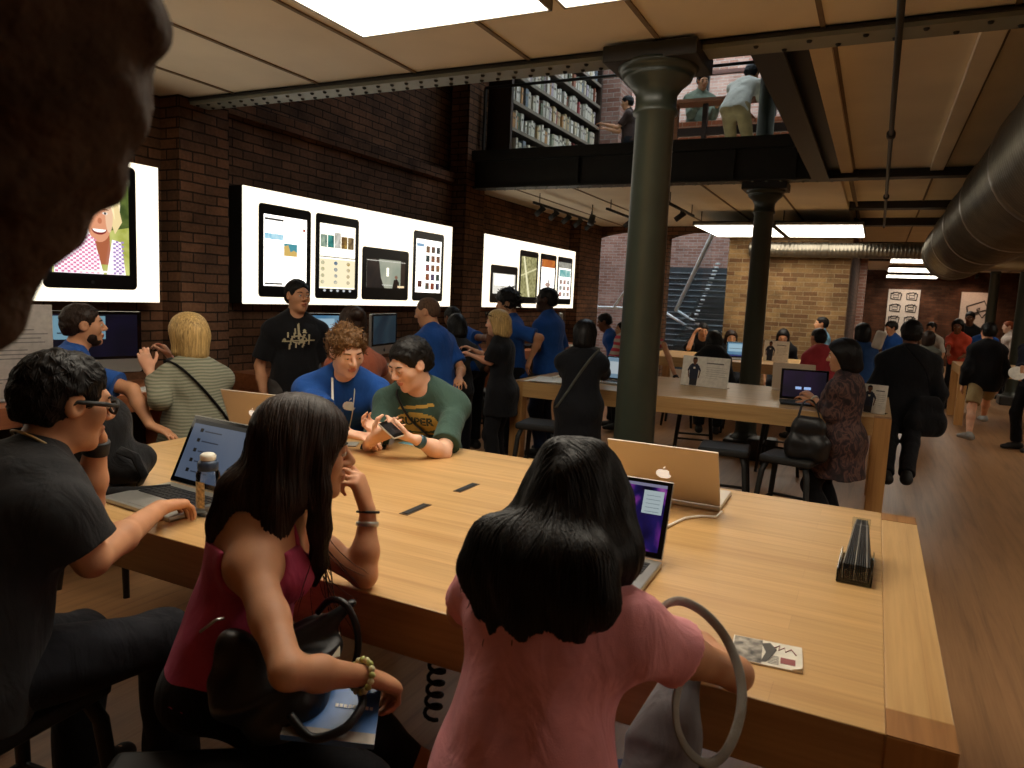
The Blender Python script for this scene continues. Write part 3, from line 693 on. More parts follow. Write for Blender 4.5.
# iron beams with rivets
def rivets(m, x0, x1, y, z, w, mat, step=.11):
    n = int((x1-x0)/step)
    for i in range(n):
        for k, dy in ((0, -w), (1, w)):
            x = x0+step*(i+.5*k)+.03; m.lathe([(.001, -.012), (.010, -.0095), (.0145, 0)], mat, (x, y+dy, z), 8)
m = MB().bx((-4.93, 3.915, 2.95), (XR, 4.085, 2.972), FLANGE).bx((-4.93, 3.985, 2.972), (XR, 4.015, 3.38), IRON_D).bx((-4.93, 3.90, 2.972), (XR, 4.10, 2.985), IRON_D)
m.bx((-4.93, 3.9, 3.36), (XR, 4.1, 3.4), IRON_D); rivets(m, -4.8, -1.4, 4.0, 2.95, .045, IRON_D); rivets(m, -.7, 3.2, 4.0, 2.95, .045, IRON_D, .25)
struct(m, 'beam_near')
m = MB().bx((-4.93, 8.15, 2.97), (-.3, 8.35, 2.995), IRON_D).bx((-4.93, 8.2, 2.995), (-.3, 8.33, 3.38), IRON_D).bx((-4.93, 8.1, 3.3), (-.3, 8.36, 3.42), IRON_D)
for x in (-3.3, -1.52, -.9): m.bx((x-.012, 8.15, 2.99), (x+.012, 8.2, 3.3), IRON_D)
rivets(m, -4.7, -.4, 8.25, 2.97, .06, FLANGE, .14); m.bx((-.3, 8.17, 2.97), (XR, 8.33, 3.0), IRON_D).bx((-.3, 8.23, 3.0), (XR, 8.27, 3.1), IRON_D); struct(m, 'beam_mezzanine')
m = MB().bx((-.715, 4.08, 2.95), (-.555, 8.16, 2.975), IRON_D).bx((-.65, 4.08, 2.975), (-.62, 8.16, 3.4), IRON_D).bx((-.62, 4.05, 3.05), (-.45, 8.2, 3.4), IRON_D); struct(m, 'beam_trimmer')
for i, y in enumerate((12.5, 16.7, 20.9)): struct(MB().bx((-.45, y-.1, 2.95), (XR, y+.1, 3.07), IRON_D), 'beam_rear_%d' % (i+1))
# cast iron columns
def column(name, x, y, r, z1, blk, cap=.3):
    m = MB(); zc = z1-cap
    m.lathe([(r*1.55, .16), (r*1.5, .19), (r*1.2, .22), (r*1.08, .27), (r*1.05, .4), (r*.93, zc-.02), (r*1.06, zc-.012), (r*1.1, zc+.004), (r*1.0, zc+.022), (r*.98, zc+.05), (r*1.0, zc+.09), (r*1.25, zc+.13), (r*1.62, zc+.165), (r*1.68, zc+.18),
             (r*1.62, zc+.192), (r*1.78, zc+.2), (r*1.92, zc+.225), (r*1.92, zc+.24)], IRON, (x, y, 0), 40)
    m.box((x, y, .09), (.42, .42, .18), IRON_D, None, .02); m.box((x, y, z1-.03), (blk, blk*.8, .085), IRON_D, None, .008); struct(m, name)
column('column_near', -1.18, 4.0, .112, 2.97, .5); column('column_mid', -1.2, 8.42, .108, 2.97, .46)
for i, y in enumerate((8.3, 12.5, 16.7, 20.9)): column('column_right_%d' % (i+1), 2.45, y, .11, 3.0, .44)
m = MB().box((-.98, 8.2, .12), (.3, .26, .24), IRON_D, None, .02); tag(m.build('floor_box', org=(-.98, 8.2, 0)), 'dark metal box standing at the foot of the iron column behind the long table', 'box')
# pipe, spiral ducts
m = MB().tube([(-.03, -2, 2.9), (-.03, 12.2, 2.9)], .016, IRON_D, 10)
for y in (2.2, 5.9, 9.0): m.cyl((-.03, y, 2.9), (-.03, y+.07, 2.9), .03, IRON_D); m.cyl((-.03, y, 2.9), (-.03, y, 3.05), .008, IRON_D)
tag(m.build('ceiling_pipe', org=(-.03, 5, 2.9)), 'thin dark conduit pipe running along the timber ceiling', 'pipe')
DUCT = plain('galvanised_duct', '7a7468', .34, .85, .15, 5)
def duct(name, a, b, r, label, step=.055):
    a, b = np.array(a, float), np.array(b, float); L = np.linalg.norm(b-a); n = int(L/step); pts = []; rr = []
    for i in range(n+1):
        for o, q in ((0, 1.0), (.78, 1.0), (.84, 1.018), (.94, 1.018)):
            t = (i+o)*step/L
            if t <= 1: pts.append(a+(b-a)*t); rr.append(r*q)
    m = MB().tube(pts, rr, DUCT, 36); d = (b-a)/L
    for t in np.arange(1.1, L, 1.6): m.tube([a+d*t, a+d*(t+.02), a+d*(t+.1), a+d*(t+.12)], [r*1.01, r*1.045, r*1.045, r*1.01], DUCT, 36)
    for t in np.arange(.6, L, 2.2): m.cyl(a+d*t, (a+d*t)*[1, 1, 0]+[0, 0, 3.06], .006, IRON_D)
    return tag(m.build(name, org=(a+b)/2), label, 'duct')
duct('spiral_duct', (.88, 2.2, 2.54), (.88, 12.1, 2.54), .385, 'big ribbed metal duct hanging under the ceiling along the right side')
duct('spiral_duct', (-2.0, 12.8, 2.6), (.75, 12.8, 2.6), .12, 'slimmer ribbed metal duct crossing above the yellow brick wall')
m = MB(); m.tube([(.88, 12.1, 2.54), (.89, 12.35, 2.55), (.98, 12.65, 2.6), (1.3, 12.95, 2.63), (2.4, 13.1, 2.63), (5, 13.1, 2.63)], [.37, .37, .34, .3, .28, .28], DUCT, 30); tag(m.build('duct_elbow', org=(1.5, 12.6, 2.7)), 'broad metal duct bend where the big ceiling duct turns right', 'duct')
# luminous ceiling panels
LAMP = emit('lamp_diffuser', 'fff3de', 7.0)
LFR = plain('lamp_frame', '8a8478', .5)
def panel(x0, x1, y0, y1, z, label, mat=None, drop=.0, nm='ceiling_light', group=None):
    o = empty(nm, ((x0+x1)/2, (y0+y1)/2, z), label, 'ceiling light', group); c = np.array([(x0+x1)/2, (y0+y1)/2, z])
    MB().bx(np.array((x0+.012, y0+.012, z-.004))-c, np.array((x1-.012, y1-.012, z+.004))-c, mat or LAMP).build('diffuser', o)
    m = MB(); t = .012
    for a, b in (((x0, y0), (x1, y0+t)), ((x0, y1-t), (x1, y1)), ((x0, y0), (x0+t, y1)), ((x1-t, y0), (x1, y1))): m.bx(np.array((*a, z-.008))-c, np.array((*b, z+.05))-c, LFR)
    m.bx(np.array((x0, y0, z+.03))-c, np.array((x1, y1, z+.05))-c, LFR)
    if drop:
        for x in (x0+.1, x1-.1):
            for y in (y0+.1, y1-.1): m.cyl(np.array((x, y, z+.05))-c, np.array((x, y, z+drop))-c, .006, BLACK)
    m.build('frame', o); return o
panel(-2.54, -1.46, 1.55, 3.2, 2.96, 'large bright white ceiling panel at the top of the view left of the iron column'); panel(-1.40, -.32, 1.55, 3.2, 2.96, 'second bright ceiling panel close to the iron column, partly in view')
FARL = emit('lamp_diffuser_rear', 'fff6e4', 5.0)
panel(-2.53, -1.45, 10.85, 12.7, 2.8, 'suspended bright ceiling panel in front of the stair opening', FARL, .2); panel(-1.39, -.27, 10.85, 12.7, 2.8, 'suspended bright ceiling panel in front of the yellow brick wall', FARL, .2)
for (y0, y1), w in zip(((16.7, 19.0), (21.0, 23.2), (25.0, 26.9)), ('nearest to the ceiling duct', 'in the middle of the row of three', 'closest to the far red brick wall')):
    panel(.15, 1.58, y0, y1, 2.8, 'long bright ceiling panel '+w, FARL, .2)
panel(3.3, 4.4, 4.6, 6.4, 2.96, 'added unseen ceiling panel of the side aisle, near the big duct'); panel(3.3, 4.4, 9.0, 10.8, 2.96, 'added unseen ceiling panel of the side aisle, farther along the big duct'); panel(3.3, 4.4, .2, 2.0, 2.96, 'added unseen ceiling panel of the side aisle, nearest to the camera'); panel(5.6, 6.7, 4.6, 6.4, 2.96, 'added unseen ceiling panel of the outer aisle, near the big duct'); panel(3.3, 4.4, 13.2, 15.0, 2.9, 'added unseen ceiling panel of the side aisle, above the far table')  # panels out of view, added to brighten the aisle floor and ceiling
# green exit sign under the far ceiling
c = A(1004, 243, 1, 15.0); o = empty('exit_sign', c, 'small green running figure exit sign hanging below the rear ceiling', 'exit sign')
MB().box((0, 0, 0), (.42, .05, .19), plain('exit_frame', 'cfd2cc', .5), None, .008).build('housing', o)
m = MB().box((0, -.028, 0), (.38, .008, .15), emit('exit_green', '2f8f5a', .35)); EW = emit('exit_white', 'dfeee4', .5)
m.prism([(-.12, -.05), (-.06, -.05), (-.06, .05), (-.12, .05)], .006, EW, (0, -.034, 0), (1, 0, 0), (0, 0, 1)); m.prism([(.0, .0), (.1, .0), (.1, -.03), (.15, .015), (.1, .055), (.1, .03), (0, .03)], .006, EW, (0, -.034, 0), (1, 0, 0), (0, 0, 1)); m.build('pictogram', o)
# spotlight tracks under the mezzanine
def track(a, b, label, n):
    a, b = np.array(a), np.array(b); o = empty('spotlight_track', (a+b)/2, label, 'track light'); c = (a+b)/2
    MB().tube([a-c, b-c], .02, BLACK, 4).build('track', o)
    m = MB(); d = (b-a)
    for t in (.08, .92): m.cyl(a+d*t-c, a+d*t-c+[0, 0, 3.0-a[2]], .006, BLACK)
    m.build('hanger', o)
    for i in range(n):
        p = a+d*((i+.5)/n)-c; m = MB(); m.cyl(p, p+[0, 0, -.05], .012, BLACK); m.cyl(p+[.05, 0, -.04], p+[-.07, 0, -.13], .035, BLACK); m.build('spotlight', o)
    return o
track((-4.1, 8.7, 2.86), (-4.1, 11.0, 2.86), 'black ceiling track with spotlights aimed at the left wall lightbox', 5); track((-3.35, 9.4, 2.86), (-3.35, 11.4, 2.86), 'bare black ceiling track hanging right of the row of spotlights', 1); track((-2.4, 8.9, 2.86), (-2.4, 10.3, 2.86), 'short black ceiling track left of the bright suspended panel', 1)
# rough stone springing of an arch, very close on the left
S = SDF(); zt = 3.02
for px, py, d, r in ((10, 20, .52, .09), (85, 5, .52, .046), (78, 62, .52, .048), (60, 110, .52, .048), (10, 110, .52, .07), (10, 165, .52, .055), (58, 180, .52, .028), (-10, 230, .52, .04), (20, 235, .52, .022), (-20, 285, .52, .032), (-28, 325, .52, .022)): S.sph(D(px, py, d), r, .03)
q = D(40, -60, .52); S.cap(q, [q[0]-.12, q[1]-.06, zt-.1], .07, .16, .04); S.cap(D(-140, 130, .55), [-1.0, .05, zt-.12], .14, .3, .05); S.plane((0, 0, zt-.02), (0, 0, 1))
V, F = S.mesh(.007, lambda x, y, z: .006*np.sin(38*x+2*np.sin(31*z))*np.sin(33*y+27*z)+.004*np.sin(90*z+60*x+2*np.sin(70*y)))
STONE = plain('rough_stone', '4a3a2e', .95, 0, .35, 22, .9, 70, .15, .01); o = mesh_obj('wall_arch', V, F, [STONE], None, (-.6, .3, 1.7)); o['kind'] = 'structure'
# glass stair and daylit court behind the openings
m = wall((-9.3, 19, 0), (-.3, 19.3, 9.2), B_P, B_PS); addw(m, (-9.6, 13, 0), (-9.3, 19.3, 6.6), B_P, B_PS); addw(m, (-.75, 13.45, 3.0), (-.45, 19, 6.6), B_P, B_PS); addw(m, (-9.3, 13, 0), (-5.0, 13.4, 6.6), B_P, B_PS)
struct(m, 'wall_court'); struct(MB().bx((-9.4, 13.2, -.15), (-.75, 19.2, -.001), plain('court_floor', '6e6a64', .7)), 'floor_court')
a, b = A(676, 310, 1, 17.5), A(714, 231, 1, 14.4); o = empty('glass_staircase', ((a[0]+b[0])/2, 16, 0), 'glass staircase with pale metal handrails behind the arched opening', 'staircase'); og = np.array([(a[0]+b[0])/2, 16, 0])
RAILM = plain('pale_rail', 'f0f5f7', .4, 0); TREAD = plain('glass_tread', '4b5356', .2, 0, .2, 3)
MB().tube([a-og, b-og], .045, RAILM, 10).build('handrail', o); MB().tube([A(676, 310, 1, 17.5)-og, A(700, 325, 1, 17.8)-og], .03, RAILM, 8).build('handrail', o); MB().tube([A(666, 313, 1, 17.0)-og, A(693, 330, 1, 17.3)-og], .03, RAILM, 8).build('handrail', o)
MB().tube([A(596, 307, 1, 16)-og, A(626, 308, 1, 16)-og], .03, RAILM, 8).build('handrail', o); MB().tube([A(614, 307, 1, 16)-og, A(627, 288, 1, 15.5)-og], .03, RAILM, 8).build('handrail', o)
for i in range(16):
    t = i/15; c = (a+(b-a)*t)-[0, 0, .95]; MB().bx(c-og-[.02, .12, .02], c-og+[.8, .12, .02], TREAD).build('tread', o)
    p = A(695+(718-695)*t, 318+(264-318)*t, 1, 17.0-2.6*t); MB().cyl(p-og-[.045, 0, 0], p-og+[.04, 0, 0], .018, RAILM).build('fixing', o)
MB().add([a-og-[0, 0, .98], b-og-[0, 0, .98], b-og, a-og], [[0, 1, 2, 3]], glass('balustrade_glass', (.85, .9, .92), .06)).build('balustrade', o)
MB().bx(np.array((-5.6, 18.3, 0))-og, np.array((-1.0, 18.36, 2.55))-og, plain('dark_slate_panel', '3a4044', .35, 0, .3, 4)).build('rear_panel', o)
for z in np.arange(.3, 2.5, .14): MB().bx(np.array((-5.6, 18.27, z))-og, np.array((-1.0, 18.3, z+.018))-og, plain('panel_joint', '8b959b', .3)).build('panel_joint', o)
# ---------------------------------------------------------------- lightboxes with tablet pictures on the left wall
LB = emit('lightbox_white', 'fff1d6', 1.7); TB = plain('tablet_bezel', '0c0c0d', .3)
EM = {}
def E(c, s=1.0, c2=None, sc=6):
    k = (c, s, c2, sc)
    if k not in EM: EM[k] = emit('picture_%d' % len(EM), c, s, c2, sc)
    return EM[k]
def rrect(y0, y1, z0, z1, r, n=5):
    pts = []
    for cy, cz, a0 in ((y1-r, z1-r, 0), (y0+r, z1-r, 90), (y0+r, z0+r, 180), (y1-r, z0+r, 270)):
        for i in range(n+1): a = math.radians(a0+90*i/n); pts.append((cy+r*math.cos(a), cz+r*math.sin(a)))
    return pts
class Pic:                                                   # flat artwork on the face of a lightbox: u along the wall (right), v up
    def __init__(s, x, y0): s.m = MB(); s.x = x; s.y0 = y0; s.k = 0
    def poly(s, pts, mat):
        s.k += 1; s.m.prism([(p[0], p[1]) for p in pts], -.0006, mat, (s.x+.0010*s.k+.0006, s.y0, 0), (0, 1, 0), (0, 0, 1)); return s
    def r(s, u0, u1, v0, v1, mat, same=False):
        if same: s.k -= 1
        return s.poly([(u0, v0), (u1, v0), (u1, v1), (u0, v1)], mat)
    def e(s, cu, cv, ru, rv, mat, a0=0, a1=360, n=28, rot=0):
        ps = []
        for i in range(n+(a1-a0 < 360)):
            a = math.radians(a0+(a1-a0)*i/n); x, y = ru*math.cos(a), rv*math.sin(a); c, q = math.cos(rot), math.sin(rot); ps.append((cu+x*c-y*q, cv+x*q+y*c))
        return s.poly(ps, mat)
def lightbox(y0, y1, label):
    o = empty('lightbox', (-4.78, (y0+y1)/2, 1.965), label, 'lightbox', 'lightboxes along the brick wall'); c = np.array([-4.78, (y0+y1)/2, 1.965])
    MB().bx(np.array((-4.9, y0, 1.485))-c, np.array((-4.705, y1, 2.445))-c, BLACK).build('case', o); MB().bx(np.array((-4.71, y0, 1.485))-c, np.array((-4.70, y1, 2.445))-c, LB).build('diffuser', o)
    return o, c
def tablet(o, c, y0, y1, z0, z1, art):
    p = Pic(-4.70, 0); p.poly(rrect(y0, y1, z0, z1, .035), TB); b = .045*(y1-y0)/.5; p.poly(rrect(y0, y1, z0-.004, z0+.002, .002), E('d9d2c2', .8)) if False else None
    p.e((y0+y1)/2, z0+b*.75, .012, .012, plain('home_key', '2a2a2c', .4)); W, H = y1-y0-2*b, z1-z0-3.2*b; art(p, y0+b, z0+1.7*b, W, H); t = p.m.build('tablet_picture', o, c)
    t.location = (0, 0, 0); return t
def art_portrait(p, u, v, W, H):                              # a smiling fair haired woman in a pink check shirt, garden behind
    def q(a, b): return (u+a*W, v+b*H)
    def pp(pts, m): p.poly([q(*t) for t in pts], m)
    p.r(u, u+W, v, v+H, E('9aa038', 1.0, 'dfe08a', 3)); pp([(.72, .45), (1, .5), (1, 1), (.6, 1)], E('47582a', .8, '7f8f45', 8))
    p.e(*q(.2, .5), .19*W, .2*H, E('fffbe6', 1.5)); p.e(*q(.28, .28), .26*W, .27*H, E('fff4f2', 1.3))
    p.e(*q(.62, .72), .26*W, .27*H, E('e8cf96', 1.1, 'fff0c8', 10)); pp([(.3, .95), (.36, .6), (.5, .9)], E('d9bd80', 1.0)); pp([(.8, .9), (.9, .55), (.8, .42), (.72, .6)], E('ecd49c', 1.1))
    pp([(.5, .1), (.74, .1), (.72, .45), (.52, .45)], E('c9744e', .75)); p.e(*q(.59, .56), .17*W, .235*H, E('eaa27c', .95))
    p.e(*q(.72, .6), .05*W, .17*H, E('f2c7a2', 1.0)); pp([(.42, .8), (.5, .9), (.68, .88), (.78, .7), (.8, .56), (.72, .75), (.6, .82), (.5, .8)], E('f5e2b2', 1.2))
    for x in (.51, .66): p.e(*q(x, .62), .035*W, .014*H, E('f4e8dc', 1)); p.e(*q(x, .62), .014*W, .013*H, E('3a2a20', .5)); p.e(*q(x, .652), .05*W, .012*H, E('a86a44', .6), 0, 180)
    p.e(*q(.585, .54), .028*W, .03*H, E('d9855f', .85)); p.e(*q(.575, .455), .10*W, .055*H, E('a23c36', .7), 180, 360); p.e(*q(.575, .455), .088*W, .032*H, E('fffaf2', 1.3), 180, 360)
    CH1, CH2 = E('e58db0', 1.0), E('fff0f6', 1.3)
    pp([(.0, .0), (.0, .16), (.3, .4), (.5, .36), (.62, .0)], CH2); pp([(.66, 0), (.74, .36), (.86, .34), (.92, .0)], CH2)
    k0 = p.k
    for i in range(26):
        for j in range(18):
            if (i+j) % 2: continue
            a, b = .01+i*.037, .006+j*.0215
            if (b < .16+.8*a-.02 and a < .3) or (.3 <= a < .56 and b < .38 and a+b*.33 < .60) or (.72 < a < .88 and b < .33): p.k = k0; p.r(u+a*W, u+(a+.036)*W, v+b*H, v+(b+.021)*H, CH1 if a < .6 else E('b69ad0', .9))
    p.k = k0+1; p.r(u, u+W, v+.93*H, v+H, E('4a4a3a', .5)); p.r(u+.55*W, u+.95*W, v+.955*H, v+.965*H, E('e8e8e0', 1)); p.r(u+.3*W, u+.75*W, v+.015*H, v+.035*H, E('f8f4ea', 1.2))
def art_mail(p, u, v, W, H):
    p.r(u, u+W, v, v+H, E('fffaf0', 2.2)); p.r(u+.02*W, u+.44*W, v+.925*H, v+.955*H, E('5c5a56', .5)); p.r(u+.02*W, u+.42*W, v+.02*H, v+.045*H, E('6a6862', .5)); k = p.k
    p.k = k; p.r(u+.01*W, u+.43*W, v+.66*H, v+.74*H, E('8ac4dc', 1.1, 'c6e6ee', 20))
    for j in range(9): p.k = k; p.r(u+.03*W, u+.4*W, v+(.1+.06*j)*H, v+(.103+.06*j)*H, E('d6d2c8', 1.2))
    p.k = k; p.r(u+.45*W, u+.455*W, v, v+.98*H, E('c9c4b8', 1)); p.k = k; p.r(u+.45*W, u+.76*W, v+.44*H, v+.62*H, E('58a7b4', .8)); p.poly([(u+.45*W, v+.44*H), (u+.76*W, v+.44*H), (u+.76*W, v+.5*H), (u+.68*W, v+.53*H), (u+.6*W, v+.5*H), (u+.55*W, v+.6*H), (u+.45*W, v+.58*H)], E('e2bd6c', .9)); p.k = k; p.r(u+.9*W, u+.96*W, v+.82*H, v+.86*H, E('c96a5a', .8))
def art_icons(p, u, v, W, H):
    p.r(u, u+W, v, v+H, E('fff6e2', 1.7)); p.r(u, u+W, v+.02*H, v+.46*H, E('ece0bc', 1.2)); k = p.k
    for i, (c, c2) in enumerate((('3a6a62', 'c8d8c0'), ('58b8a8', '2a6a6a'), ('f4f0e4', 'b8b4a8'), ('c8a04a', '6a4a2a'), ('4a3a2a', 'a88a5a'))): p.k = k; p.r(u+(.02+.19*i)*W, u+(.19+.19*i)*W, v+.64*H, v+(.83 if i != 2 else .88)*H, E(c, .8, c2, 14))
    p.k = k; p.r(u, u+W, v+.485*H, v+.5*H, E('8a8474', .7))
    for j in range(4):
        for i, cc in enumerate(('b8b060', '5a7a9a', 'c8a860')):
            p.k = k; p.e(u+(.08+.36*i)*W, v+(.1+.1*j)*H, .05*W, .03*H, E(cc, .8, 'efe6c8', 16))
    for i in range(5): p.k = k; p.e(u+(.14+.18*i)*W, v-.0*H-.03*H, .035*W, .02*H, E('d8dce0', .8))
def art_film(p, u, v, W, H):                                   # a plain film still: a pale corridor with a distant figure
    p.r(u, u+W, v, v+H, E('aeb6a2', .7, 'd9d6c0', 2)); p.poly([(u, v), (u+.45*W, v), (u+.36*W, v+.35*H), (u+.3*W, v+H), (u, v+H)], E('5b4a40', .35, '1c2026', 3)); k = p.k
    p.k = k; p.r(u+.88*W, u+W, v, v+H, E('4c3a30', .4)); p.k = k; p.r(u+.5*W, u+.56*W, v+.42*H, v+.72*H, E('fffae6', 1.6)); p.k = k; p.poly([(u+.66*W, v), (u+.84*W, v), (u+.84*W, v+.22*H), (u+.78*W, v+.34*H), (u+.7*W, v+.3*H)], E('3a2a24', .35)); p.e(u+.76*W, v+.4*H, .04*W, .06*H, E('a87860', .6))
    p.r(u, u+W, v+.93*H, v+.95*H, E('e8e6da', .9)); p.k -= 1; p.r(u+.38*W, u+.66*W, v+.1*H, v+.115*H, E('f0eee4', 1)); p.k -= 1; p.r(u+.8*W, u+.98*W, v+.03*H, v+.1*H, E('f8dcae', 1.1))
def art_store(p, u, v, W, H):
    p.r(u, u+W, v, v+H, E('fffaf0', 2.2)); k = p.k; p.k = k; p.r(u+.02*W, u+.3*W, v+.86*H, v+.92*H, E('8ab0d0', .9)); p.k = k; p.r(u+.08*W, u+.24*W, v+.1*H, v+.22*H, E('5a2a2a', .5, 'a05a4a', 20))
    cs = ('5a6a5a', '4a4a52', '8a7a5a', '9a4a3a', 'b85a3a', '6a5a7a', '3a4a4a', 'c87a4a')
    for j in range(5):
        for i in range(3): p.k = k; p.r(u+(.38+.21*i)*W, u+(.53+.21*i)*W, v+(.06+.175*j)*H, v+(.185+.175*j)*H, E(cs[(i*3+j*2) % 8], .6, cs[(i+j+3) % 8], 25))
def art_page(p, u, v, W, H):
    p.r(u, u+W, v, v+H, E('e8e4d8', 1.1)); k = p.k; p.r(u+.08*W, u+.92*W, v+.42*H, v+.95*H, E('fffbf2', 2.0)); p.k = k
    for j in range(5): p.k = k; p.r(u, u+W, v+(.05+.07*j)*H, v+(.056+.07*j)*H, E('a8a498', .8))
def art_map(p, u, v, W, H):
    p.r(u, u+W, v, v+H, E('7d7a48', .75, 'cfc890', 22)); k = p.k; p.poly([(u+.1*W, v+H), (u+.2*W, v+H), (u+.62*W, v), (u+.5*W, v)], E('e8e2b8', 1.1)); p.k = k; p.poly([(u, v+.5*H), (u, v+.54*H), (u+W, v+.75*H), (u+W, v+.71*H)], E('dcd6a8', 1))
def art_news(p, u, v, W, H):
    p.r(u, u+W, v, v+H, E('fffaf0', 2.0)); k = p.k; p.r(u, u+W, v+.8*H, v+H, E('d8843a', .9, 'b85a2a', 8)); p.k = k; p.poly([(u+.4*W, v+.1*H), (u+.55*W, v+.1*H), (u+.62*W, v+.5*H), (u+.56*W, v+.52*H)], E('5a4a4a', .5)); p.k = k; p.e(u+.5*W, v+.35*H, .2*W, .06*H, E('c8a898', .9))
def art_shop(p, u, v, W, H):
    p.r(u, u+W, v, v+H, E('fffaf0', 2.0)); k = p.k; p.r(u+.04*W, u+.96*W, v+.6*H, v+.8*H, E('4aa8a8', .9, 'c8e8e0', 10)); p.k = k; p.r(u, u+W, v+.84*H, v+H, E('b8b4a8', .9, '8a8678', 30))
    for j in range(3):
        for i in range(3): p.k = k; p.r(u+(.08+.31*i)*W, u+(.3+.31*i)*W, v+(.06+.17*j)*H, v+(.18+.17*j)*H, E(('c85a4a', '9aa8a8', 'a8786a')[(i+j) % 3], .7, 'e8dcd0', 20))
o, c = lightbox(.38, 3.64, 'glowing lightbox showing a smiling blonde woman in a pink check shirt'); tablet(o, c, A(44, 292, 0, -4.69)[1], A(138, 287, 0, -4.69)[1], 1.57, 2.41, art_portrait)
o, c = lightbox(4.425, 7.70, 'long glowing lightbox with four tablets, one turned sideways')
def YZ(px, py): q = A(px, py, 0, -4.69); return q[1], q[2]
for (a, b), art in ((((259, 296.5), (312, 206)), art_mail), (((315.5, 298.5), (360, 214)), art_icons), (((362, 299), (410, 242)), art_film), (((412.5, 299), (445, 232)), art_store)):
    y0, z0 = YZ(*a); y1, z1 = YZ(*b); tablet(o, c, y0, y1, 1.545, {art_film: 2.08}.get(art, 2.33), art)
o, c = lightbox(8.52, 11.75, 'farthest glowing lightbox, with four tablets, beside the arched opening')
for (a, b), art, zt in (((490, 517), art_page, 2.06), ((518.5, 537), art_map, 2.32), ((539, 555), art_news, 2.32), ((556.5, 571), art_shop, 2.32)):
    y0 = YZ(a, 300)[0]; y1 = YZ(b, 300)[0]; tablet(o, c, y0, y1, 1.545, zt, art)
# ---------------------------------------------------------------- tables
BE = wood('beech_top', 'c8a06a', 'b58b56', 0, .36, .09, .8, .12); BEY = wood('beech_end', 'caa26c', 'ba8f5a', 1, .36, .09, .8, .12); BEZ = wood('beech_leg', 'bd8d55', 'a87845', 2, .4); BED = wood('beech_endgrain', '9a6a38', '7e5228', 1, .5, 0, 2)
def table(x0, x1, y0, y1, label, flaps=(), z=.9, th=.135):
    cx, cy = (x0+x1)/2, (y0+y1)/2; o = empty('display_table', (cx, cy, 0), label, 'table'); a, b = x1-cx, y1-cy; e = .115; lw = .115
    MB().box((0, 0, z-th/2), (2*(a-e), 2*b-.004, th), BE, None, .003).build('tabletop', o)
    for s in (-1, 1): MB().box((s*(a-e/2), 0, z-th/2), (e, 2*b-.2, th), BEY, None, .003).build('end_board', o)
    for sx in (-1, 1):
        for sy in (-1, 1):
            m = MB().box((sx*(a-lw/2), sy*(b-.05), z/2-.0005), (lw, .1, z-.001), BEZ, None, .003); m.box((sx*(a-lw/2), sy*(b-.05), z-.0022), (lw-.002, .098, .005), BED); m.build('leg', o)
    for fx, fy in flaps: MB().box((fx-cx, fy-cy, z), (.035, .15, .003), plain('flap_metal', '4a3826', .35, .3)).box((fx-cx, fy-cy, z+.002), (.022, .13, .002), BLACK).build('cable_flap', o)
    return o
table(-2.935, .2, 1.405, 3.03, 'big pale beech table in front, with the laptops and leaflets on it', ((-1.367, 2.06), (-1.366, 2.41)))
table(-2.865, .165, 5.79, 7.32, 'long beech table behind the green iron column, with two card signs on it'); table(-3.0, .25, 10.15, 11.6, 'beech table in front of the yellow brick wall'); table(1.2, 4.2, 12.85, 14.2, 'beech table under the far right posters, customers on both sides')
def counter(y0, y1, label):
    o = empty('wall_counter', (-4.6, (y0+y1)/2, 0), label, 'counter', 'counters along the brick wall'); h = (y1-y0)/2; CW = wood('counter_wood', 'b5734c', '9c5c38', 1, .4, .1)
    MB().box((0, 0, .84), (.6, 2*h, .12), CW, None, .003).build('worktop', o)
    for s in (-1, 1): MB().box((.02, s*(h-.07), .39), (.54, .12, .78), CW, None, .003).build('leg', o)
    MB().box((-.27, 0, .5), (.03, 2*h-.3, .5), plain('counter_back', '1d1510', .7)).build('back_panel', o)
counter(.9, 3.75, 'wooden wall counter under the lightbox with the smiling woman'); counter(4.45, 7.7, 'wooden wall counter under the long lightbox with four tablets'); counter(8.55, 11.7, 'wooden wall counter under the farthest lightbox')
# ---------------------------------------------------------------- stools
def stool(x, y, label, rz=0, h=.62):
    o = empty('bar_stool', (x, y, 0), label, 'stool', 'black stools at the tables', rz)
    MB().box((0, 0, h-.03), (.36, .34, .055), BLACK, None, .02, 3).build('seat', o)
    for sx in (-1, 1):
        for sy in (-1, 1): MB().tube([(sx*.13, sy*.12, h-.05), (sx*.155, sy*.145, h-.12), (sx*.175, sy*.165, .28), (sx*.2, sy*.19, 0)], [.02, .021, .019, .016], BLACK, 10).build('leg', o)
    MB().tube([(-.173, -.163, .27), (.173, -.163, .27), (.173, .163, .27), (-.173, .163, .27)], .011, BLACK, 8, True).build('foot_ring', o)
for a in ((-.92, 5.5, 'black stool at the long table, nearer the iron column than the tunic woman', .1), (-.45, 5.47, 'black stool beside the woman in the patterned tunic', -.2), (-2.42, 5.5, 'black stool under the left end of the long table', .1), (-1.6, 7.6, 'black stool on the far side of the long table, behind its iron column', .2), (-.75, 7.75, 'black stool on the far side of the long table, behind the silver laptop', 0),
          (-2.3, 9.85, 'black stool at the yellow wall table, left one', .1), (-1.5, 9.8, 'black stool at the yellow wall table, behind the middle iron column', .1), (-3.9, 6.9, 'black stool among the standing staff by the wall counter', .4),
          (-1.86, .98, 'black stool under the man in glasses', .1), (-1.17, .93, 'black stool under the woman in the pink tank top', .6), (-.42, .93, 'black stool under the girl in the pink tee', 0), (-2.25, 3.45, 'black stool under the seated staff boy', 0), (-1.85, 3.5, 'black stool under the man in the green tee', 0), (-3.6, 2.5, 'black stool under the blonde woman', .3), (-4.0, 2.3, 'black stool under the bearded staff man', .2)): stool(*a)
